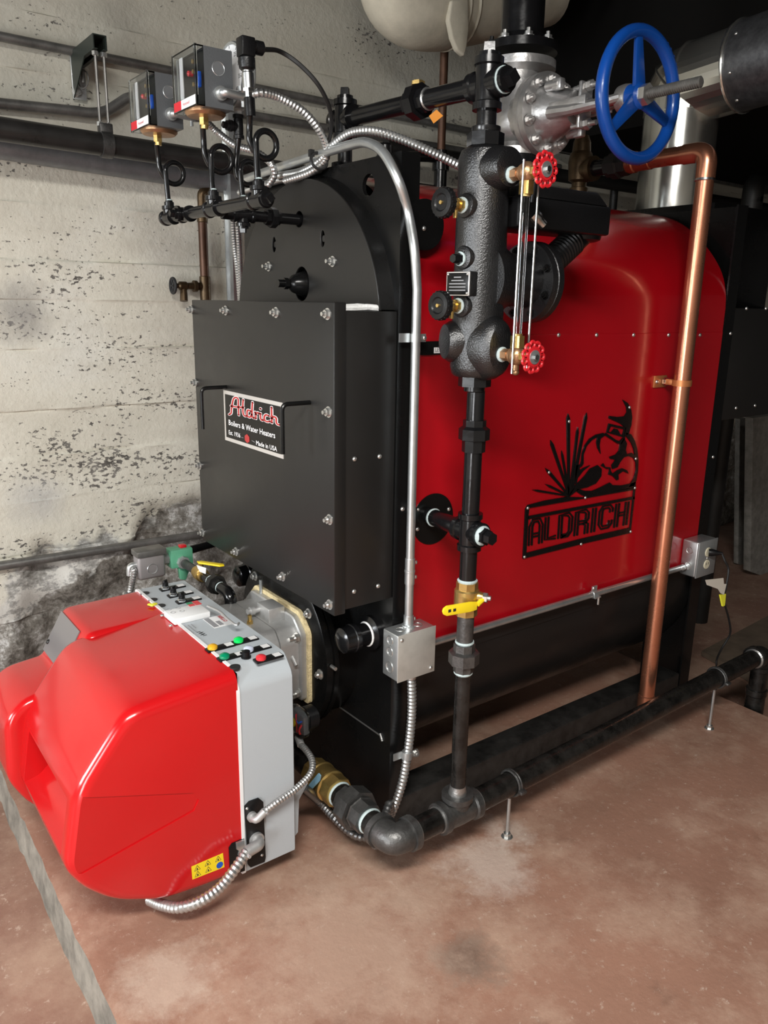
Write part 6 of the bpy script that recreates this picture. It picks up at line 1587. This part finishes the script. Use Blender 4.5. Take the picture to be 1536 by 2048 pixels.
b = MB(); b.torus(pe_ + V((0, .05, 0)), Y, FR * 1.08, .005, 44, 6); b.build('seam_ring', M_STAIN, du)
for a in (200, 240, 150): screw(du, pe_ + V((FR * 1.06 * math.cos(math.radians(a)), .02, FR * 1.06 * math.sin(math.radians(a)))), (math.cos(math.radians(a)), 0, math.sin(math.radians(a))), .006)
# ================================================================== things on the wall
def run(name, u0, v0, u1, v1, y, r, m, label, cat='pipe', x0=-3.15, x1=None, n=14, group=None):
    """a straight level run along the wall through two pixels, extended out of frame on the left"""
    a, c = P(u0, v0, y=y), P(u1, v1, y=y)
    k = (c.z - a.z) / (c.x - a.x)
    xa = x0; xb = x1 if x1 is not None else c.x
    b = MB(); b.cyl((xa, y, a.z + k * (xa - a.x)), (xb, y, a.z + k * (xb - a.x)), r, n=n)
    return single(b, name, m, label, cat, group), (lambda x: a.z + k * (x - a.x))
_, za = run('wall_conduit', 0, 73, 950, 264, 2.868, .0145, M_OLDPIPE, 'topmost dull grey conduit running the length of the wall', 'conduit', x1=5.5)
# conduit with an offset bend
p0, p1 = P(0, 207, y=2.862), P(170, 224, y=2.862)
b = MB(); b.tube([V((-3.15, 2.862, p0.z)), p0] + smooth_path([P(150, 222, y=2.862), P(182, 226, y=2.862), P(212, 222, y=2.862), P(236, 208, y=2.862), P(256, 196, y=2.862), P(280, 194, y=2.862), P(330, 202, y=2.862)], 5) + [V((3.2, 2.862, P(330, 202, y=2.862).z))], .0165, 14)
single(b, 'wall_conduit', M_OLDPIPE, 'dull grey wall conduit with an offset bend left of the pressure controls', 'conduit')
YB = 2.66
_, zb_p = run('black_wall_pipe', 0, 258, 480, 330, YB, .034, M_DARKPIPE, 'thick black pipe hung below the strut bracket', 'pipe', x1=5.5, n=24)
run('galvanised_wall_pipe', 0, 292, 430, 360, 2.85, .040, mat('grey_galvanised_pipe', (.20, .205, .21), .45, metal=.5, var=.25, vscale=12), 'thick grey pipe close to wall under the black pipe', 'pipe', x1=5.5, n=24)
run('lower_wall_conduit', 0, 1132, 400, 1069, 2.865, .0165, M_OLDPIPE, 'grey conduit low on the wall behind the burner', 'conduit', x1=3.4)
# strut bracket
sxc = P(154, 165, y=WY).x; szt = P(150, 130, y=WY).z; szb = P(155, 202, y=WY).z
ye = P(200, 84, x=sxc).y
br = thing('strut_bracket', 'dark green strut bracket on a bolted wall plate carrying the hung pipe', 'bracket', (sxc, WY - .01, szb))
b = MB(); b.box2((sxc - .022, WY - .022, szb), (sxc + .022, WY - .014, szt + .05), .001); wp = b.build('wall_plate', M_GALV, br)
for v in (150, 185): bolt(wp, P(154, v, y=WY - .022), -Y, .012)
az = P(200, 84, x=sxc).z
b = MB(); w_ = .0206
b.box2((sxc - w_, ye, az - w_), (sxc - w_ + .003, WY - .014, az + w_)); b.box2((sxc + w_ - .003, ye, az - w_), (sxc + w_, WY - .014, az + w_)); b.box2((sxc - w_ + .003, ye, az + w_ - .003), (sxc + w_ - .003, WY - .014, az + w_)); b.box2((sxc - w_ + .003, ye, az - w_), (sxc - w_ + .012, WY - .014, az - w_ + .003)); b.box2((sxc + w_ - .012, ye, az - w_), (sxc + w_ - .003, WY - .014, az - w_ + .003))
b.prism([(sxc - w_, WY - .015, az - w_), (sxc - w_, WY - .16, az - w_), (sxc - w_, WY - .015, az - w_ - .10)], (.003, 0, 0))
b.build('strut_channel', M_STRUT, br)
hg = thing('pipe_hanger', 'pair of threaded rods with clamp hanging the black pipe from strut bracket', 'pipe hanger', (sxc, YB, zb_p(sxc) - .04))
for dx in (-.012, .014):
    b = MB(); b.cyl((sxc + dx, YB, zb_p(sxc) + .05), (sxc + dx, YB, az - w_ - .002), .0045, n=8); b.build('threaded_rod', M_OLDPIPE, hg)
    b = MB(); b.hex((sxc + dx, YB, az - w_ - .014), (sxc + dx, YB, az - w_ - .003), .010); b.build('rod_nut', M_ZINC, hg)
    b = MB(); b.hex((sxc + dx, YB, zb_p(sxc) + .052), (sxc + dx, YB, zb_p(sxc) + .064), .010); b.build('rod_nut', M_ZINC, hg)
b = MB(); b.lathe((sxc - .016, YB, zb_p(sxc)), X, [(0, .034), (0, .039), (.034, .039), (.034, .034)], 28); b.box((sxc + .002, YB - .002, zb_p(sxc) + .045), (.040, .030, .030), None, .003); b.build('clamp', M_FIT, hg)
b = MB(); c = P(166, 152, x=sxc); b.torus(c + V((0, 0, -.01)), (1, .35, 0), .026, .0022, 26, 6); b.cyl(c + V((0, 0, .02)), c + V((0, 0, -.02)), .006, n=10); b.build('clip_loop', M_OLDPIPE, hg)
# vertical strut channel behind the siphons
vs0, vs1 = P(464, 226, y=2.80), P(470, 400, y=2.80)
b = MB(); b.box2((vs0.x - .020, 2.79, 0.62), (vs0.x + .020, 2.83, vs0.z)); b.box2((vs0.x - .028, 2.83, 0.62), (vs0.x + .028, 2.836, vs0.z))
o = single(b, 'strut_post', M_GALV, 'vertical galvanised strut channel on the wall behind the siphons', 'strut')
# copper drop with hose bibb
hx = P(408, 520, y=2.84).x
hb = thing('hose_bibb_pipe', 'old copper pipe with a small valve on the wall above smokebox', 'pipe', (hx, 2.84, P(410, 605, y=2.84).z - .3))
zt_, zv_ = P(408, 428, y=2.84).z, P(408, 573, y=2.84).z
b = MB(); b.cyl((hx, 2.84, zv_ - .30), (hx, 2.84, zt_), .0165, n=16); b.build('copper_tube', M_OLDCOP, hb)
b = MB(); b.lathe((hx, 2.84, zt_ - .03), Z, [(0, .0165), (.002, .019), (.028, .019), (.03, .021), (.045, .021)], 16); b.tube(fillet([V((hx, 2.84, zt_ + .01)), V((hx, 2.84, zt_ + .075)), V((hx + .04, 2.84, zt_ + .085))], .02, 5), .015, 14); b.build('elbow', M_BROWN, hb)
b = MB(); b.lathe((hx, 2.84, zv_ - .05), Z, [(0, .0175), (.002, .020), (.085, .020), (.087, .0175)], 16); b.lathe((hx, 2.84, zv_), -X, [(0, .014), (.03, .014), (.034, .021), (.046, .021), (.048, .013), (.07, .012), (.075, .016), (.10, .016), (.105, .009), (.125, .009)], 16); b.lathe((hx - .085, 2.84, zv_ - .01), (-.1, -.2, -1), [(0, .012), (.03, .014), (.045, .014)], 14); b.build('valve_body', M_BROWN, hb)
b = MB(); c = V((hx - .125, 2.84, zv_)); b.torus(c, X, .026, .0055, 24, 8)
for k in range(5):
    a = 2 * math.pi * k / 5; b.tube([c, c + V((0, .026 * math.cos(a), .026 * math.sin(a)))], .004, 6)
b.build('handwheel', M_BLKM, hb)
# black pipe and thin riser far along the wall
t = thing('thin_wall_riser', 'thin brown vertical pipe with a black fitting behind the equalising pipe', 'pipe', (P(885, 300, y=2.6).x, 2.6, .6))
tx_ = P(884, 250, y=2.6).x; tz_ = P(880, 325, y=2.6).z
b = MB(); b.cyl((tx_, 2.6, tz_ + .02), (tx_, 2.6, 2.75), .0165, n=14); b.build('brown_pipe', M_OLDCOP, t)
b = MB(); b.cyl((tx_, 2.6, .0), (tx_, 2.6, tz_ - .02), .026, n=16); b.lathe((tx_, 2.6, tz_ - .03), Z, [(0, .034), (.03, .034), (.034, .028), (.075, .026)], 18); b.build('black_pipe', M_PIPE, t)
b = MB(); b.cyl((tx_, 2.6, tz_ + .02), (P(800, 318, y=2.6).x, 2.6, tz_ + .0), .019, n=14); b.build('side_arm', M_PIPE, t)
c = P(870, 234, x=WX); ot = thing('orange_tag', 'small orange paper tag hanging under the black equalising pipe', 'tag', c + V((0, 0, -.02)))
b = MB(); b.prism([c + V((-.004, .016, .004)), c + V((.002, -.002, .015)), c + V((.006, -.020, .0)), c + V((-.002, .002, -.013))], (.001, .0006, 0)); b.build('tag_card', M_ORANGE, ot)
b = MB(); b.tube([c + V((.001, .0, .018)), V((WX, c.y, lz(c.y) - .018))], .0012, 5); b.build('tag_string', M_RUBBER, ot)
# ------------------------------------------------------------------ pilot gas train behind the burner
GX = P(458, 1190, z=.60).x; GY0 = P(458, 1190, z=.60).y
gt_ = thing('pilot_gas_train', 'small black pilot gas pipe with yellow-handled valve beside the burner', 'pipe', (GX, GY0, .55))
yv_ = P(402, 1160, x=GX).y; ysol = P(362, 1128, x=GX).y; yun2 = P(432, 1172, x=GX).y
PZ = P(458, 1186, x=GX).z
b = MB(); b.tube(fillet([V((GX, GY0 - .01, PZ - .085)), V((GX, GY0 - .01, PZ)), V((GX, GY0 + .05, PZ))], .035, 8), .0175, 16); b.build('elbow', M_PIPE, gt_)
b = MB(); b.cyl((GX, GY0 + .04, PZ), (GX, yv_ - .02, PZ), .0135); b.build('pipe', M_PIPE, gt_)
b = MB(); b.lathe((GX, yun2 - .028, PZ), Y, [(0, .015), (0, .021), (.018, .021), (.018, .030), (.040, .030), (.042, .022), (.058, .020), (.058, .014)], 8); b.build('union', M_DARKGEN, gt_, ang=.4)
for y_ in (yun2 - .034, yun2 + .034): b = MB(); b.lathe((GX, y_, PZ), Y, [(0, .0135), (.003, .017), (.006, .014)], 16); b.build('sealant_ring', M_DOPE, gt_)
b = MB(); b.lathe((GX, yv_ - .03, PZ), Y, [(0, .014), (0, .018), (.016, .018), (.018, .022), (.045, .022), (.047, .018), (.062, .018)], 16); b.lathe((GX, yv_, PZ), Z, [(0, .012), (.032, .009)], 10); b.build('ball_valve_body', M_BRASS, gt_)
h0, h1 = P(415, 1136, x=GX + .01), P(440, 1148, x=GX + .01)
b = MB(); hd = V((.55, -.83, 0)).normalized(); c0 = V((GX, yv_, PZ + .036)); sd_ = V((.83, .55, 0)); L_ = .085
b.prism([c0 + sd_ * .010, c0 + hd * (L_ - .01) + sd_ * .011, c0 + hd * L_, c0 + hd * (L_ - .01) - sd_ * .011, c0 - sd_ * .010, c0 - hd * .012], (0, 0, .005), .0015, 2); b.build('yellow_handle', M_YELLOW, gt_)
b = MB(); q = [P(*k, x=GX - .01) for k in ((393, 1130), (412, 1136), (411, 1148), (398, 1143))]; b.prism(q, (.001, 0, 0)); b.build('paper_tag', M_WHITE, gt_)
b = MB(); b.cyl((GX, yv_ + .03, PZ), (GX, ysol, PZ), .0135); b.build('pipe', M_FIT, gt_)
b = MB(); b.cyl((GX, GY0 - .01, PZ - .075), (GX, GY0 - .01, PZ - .14), .013); b.hex((GX, GY0 - .01, PZ - .085), (GX, GY0 - .01, PZ - .098), .022); b.build('inlet_nipple', M_FIT, gt_)
b = MB(); xs2 = P(440, 1195, y=GY0 + .05).x; b.tube([V((GX, GY0 + .03, PZ - .06)), V((GX - .05, GY0 + .12, PZ - .085))], .012, 10); b.build('pipe', M_PIPE, gt_)
# solenoid with its junction box and supply pipe
so = thing('solenoid_valve', 'green solenoid gas valve with red stud beside small grey box', 'solenoid valve', (GX, ysol, PZ - .03), )
b = MB(); b.box((GX, ysol + .01, PZ + .012), (.075, .05, .062), None, .006, 2); b.build('green_coil', M_GREEN, so)
b = MB(); b.prism([(GX - .012, ysol - .012, PZ - .02), (GX + .03, ysol - .012, PZ - .02), (GX + .01, ysol - .012, PZ - .065), (GX - .008, ysol - .012, PZ - .06)], (0, .02, 0), .003, 2); b.build('green_skirt', M_GREEN, so)
b = MB(); b.box((GX + .01, ysol + .006, PZ + .047), (.022, .022, .010), None, .003); b.build('red_stud', M_REDW, so)
b = MB(); b.lathe((GX, ysol - .03, PZ), Y, [(0, .02), (.06, .022)], 8); b.build('valve_body', M_ALU, so)
b = MB(); b.tube([V((GX + .036, ysol + .03, PZ + .02)), V((GX + .30, ysol + .03, PZ + .045))], .014, 12); b.build('supply_pipe', M_PIPE, so)
b = MB(); c = P(300, 1112, y=ysol); xb_ = c.x
b.cyl((xb_ + .03, ysol + .01, PZ + .012), (GX - .036, ysol + .01, PZ + .012), .014, n=16); b.hex((GX - .055, ysol + .01, PZ + .012), (GX - .040, ysol + .01, PZ + .012), .019); b.build('box_nipple', M_GALV, so)
jb2 = thing('pilot_junction_box', 'small grey utility box with knock-out beside green solenoid', 'electrical box', (xb_, ysol, PZ - .03))
b = MB(); b.box((xb_, ysol + .01, PZ + .005), (.088, .05, .085), None, .010, 3); b1 = b.build('box_body', mat('dull_box_grey', (.30, .28, .28), .45, metal=.4), jb2)
b = MB(); b.box((xb_, ysol + .008, PZ + .048), (.094, .060, .020), None, .004, 2); b.build('lid', M_OLDPIPE, jb2)
b = MB(); b.torus((xb_, ysol - .0155, PZ - .004), Y, .016, .0012, 24, 5); b.build('knock_out_ring', M_GALV, b1)
b = MB(); b.tube(fillet([V((xb_ - .044, ysol + .01, PZ + .01)), V((xb_ - .062, ysol + .01, PZ + .01)), V((xb_ - .064, ysol + .01, PZ - .02))], .012, 4), .0105, 12); b.build('conduit_connector', M_GALV, jb2)
flex('thin flexible conduit dropping from grey utility box behind the red hood', [V((xb_ - .064, ysol + .01, PZ - .018)), P(268, 1140, y=ysol), P(263, 1170, y=ysol - .01), P(258, 1195, y=ysol - .03), P(254, 1225, y=ysol - .06), V((xb_ - .06, ysol - .07, FZ + .01))], .0105, .0085, 'flexible conduits at the burner')
# thin threaded hanger rod at the door edge
hr = P(523, 1215, x=.99)
b = MB(); b.cyl((.99, hr.y, .58), (.99, hr.y, P(522, 1160, x=.99).z), .005, n=8); b.hex((.99, hr.y, P(518, 1196, x=.99).z), (.99, hr.y, P(518, 1196, x=.99).z + .012), .011); single(b, 'hanger_rod', M_GALV, 'thin zinc threaded rod standing behind the aluminium casting', 'rod')

# ------------------------------------------------------------------ canvas-covered pipe under the ceiling
YI = 2.55
ip_ = thing('insulated_pipe', 'canvas-wrapped insulated pipe bending under the ceiling above boiler', 'pipe', P(860, 60, y=YI))
c1 = P(1010, 2, y=YI); c2 = P(815, 22, y=YI)
IR = .135
b = MB(); b.tube(smooth_path([P(1090, -22, y=YI), P(1000, -2, y=YI), P(930, 12, y=YI), P(870, 20, y=YI), P(818, 8, y=YI), P(790, -40, y=YI), V((P(785, -90, y=YI).x, YI, 2.75))], 7), IR, 30); b.build('canvas_wrap', M_INSUL, ip_)
for u, v, dx in ((893, 17, 0), (912, 14, 0)):
    c = P(u, v, y=YI); b = MB(); b.torus(c, (1, 0, .12), IR + .002, .006, 40, 6); b.build('wrap_band', M_INSUL, ip_)
fq = [P(*k, y=YI - IR - .01) for k in ((903, 0), (938, -5), (939, 60), (935, 92), (930, 113), (915, 100), (905, 75), (898, 40))]
b = MB(); b.prism(fq, (0, .025, 0), .008, 3); b.build('loose_flap', M_INSUL, ip_)

# ------------------------------------------------------------------ dim background behind the boiler
def board(name, q, y, th, label, cat='plank', m=None, grp=None):
    b = MB(); b.prism([P(*k, y=y) for k in q], (0, th, 0), .002, 1); return single(b, name, m or M_WOOD, label, cat, grp)
def post(name, u0, v0, u1, v1, y, w, d, z0, label, m=None, grp=None):
    a, c = P(u0, v0, y=y), P(u1, v1, y=y)
    b = MB(); b.box2((a.x, y, z0), (a.x + w, y + d, a.z), .002, 1); return single(b, name, m or M_WOOD, label, 'plank', grp)
yb_ = 1.55
f1 = P(1515, 1152, z=FZ + .001)
board('plank', ((1506, 836), (1566, 826), (1562, 1166), (1501, 1143)), f1.y, .045, 'broad weathered grey plank leaning behind the boiler')
f2 = P(1487, 1128, z=FZ + .001)
board('plank', ((1480, 838), (1494, 836), (1489, 1132), (1476, 1128)), f2.y, .03, 'narrow grey plank standing left of the broad plank')
# cardboard / board lying on the floor
b = MB(); q = [P(*k, z=FZ + .001) for k in ((1402, 1312), (1536, 1240), (1700, 1290), (1600, 1420))]
b.prism(q, (0, 0, .028), .002, 1); single(b, 'floor_board', mat('brown_board', (.115, .085, .06), .8, var=.3, vscale=10), 'brown board lying on floor behind the rear pipe elbow', 'board')
# dark pipes in the far corner
for k, (u, v0, v1, yy, rr, lab) in enumerate(((1505, 395, 640, 2.0, .045, 'dark vertical pipe in the far corner with a bend'), (1240, 250, 420, 2.75, .02, 'thin dark vertical pipe by the wall behind silver valve'))):
    a = P(u, v0, y=yy); b = MB(); b.cyl((a.x, yy, FZ), (a.x, yy, min(2.74, a.z)), rr, n=14)
    if k == 0: b.tube(fillet([V((a.x, yy, a.z - .02)), V((a.x, yy, a.z + .06)), V((a.x + .3, yy, a.z + .08))], .06, 6), rr, 14)
    single(b, 'background_pipe', M_DARKGEN, lab, 'pipe', 'dark pipes in the far corner')
a = P(1536, 330, x=4.6); 
b = MB(); b.cyl((4.6, 2.85, a.z), (4.6, -1.0, a.z + .05), .03, n=14); single(b, 'background_pipe', M_DARKGEN, 'dark horizontal pipe across the far corner behind the flue', 'pipe', 'dark pipes in the far corner')
b = MB(); b.cyl((2.0, 2.7, P(1240, 370, y=2.7).z), (5.5, 2.7, P(1240, 370, y=2.7).z), .03, n=14); single(b, 'background_pipe', M_DARKGEN, 'dark level pipe along the wall beneath the safety valve outlet', 'pipe', 'dark pipes in the far corner')
# pale strip of a fluorescent-lamp body under the dark ceiling
a0, a1 = P(1182, 42, x=4.2), P(1536, 14, x=4.2)
b = MB(); b.box2((4.15, a1.y - .6, a0.z), (4.25, a0.y, a0.z + .035)); single(b, 'ceiling_rail', M_OLDPIPE, 'long pale metal rail under the dark ceiling behind handwheel', 'rail')
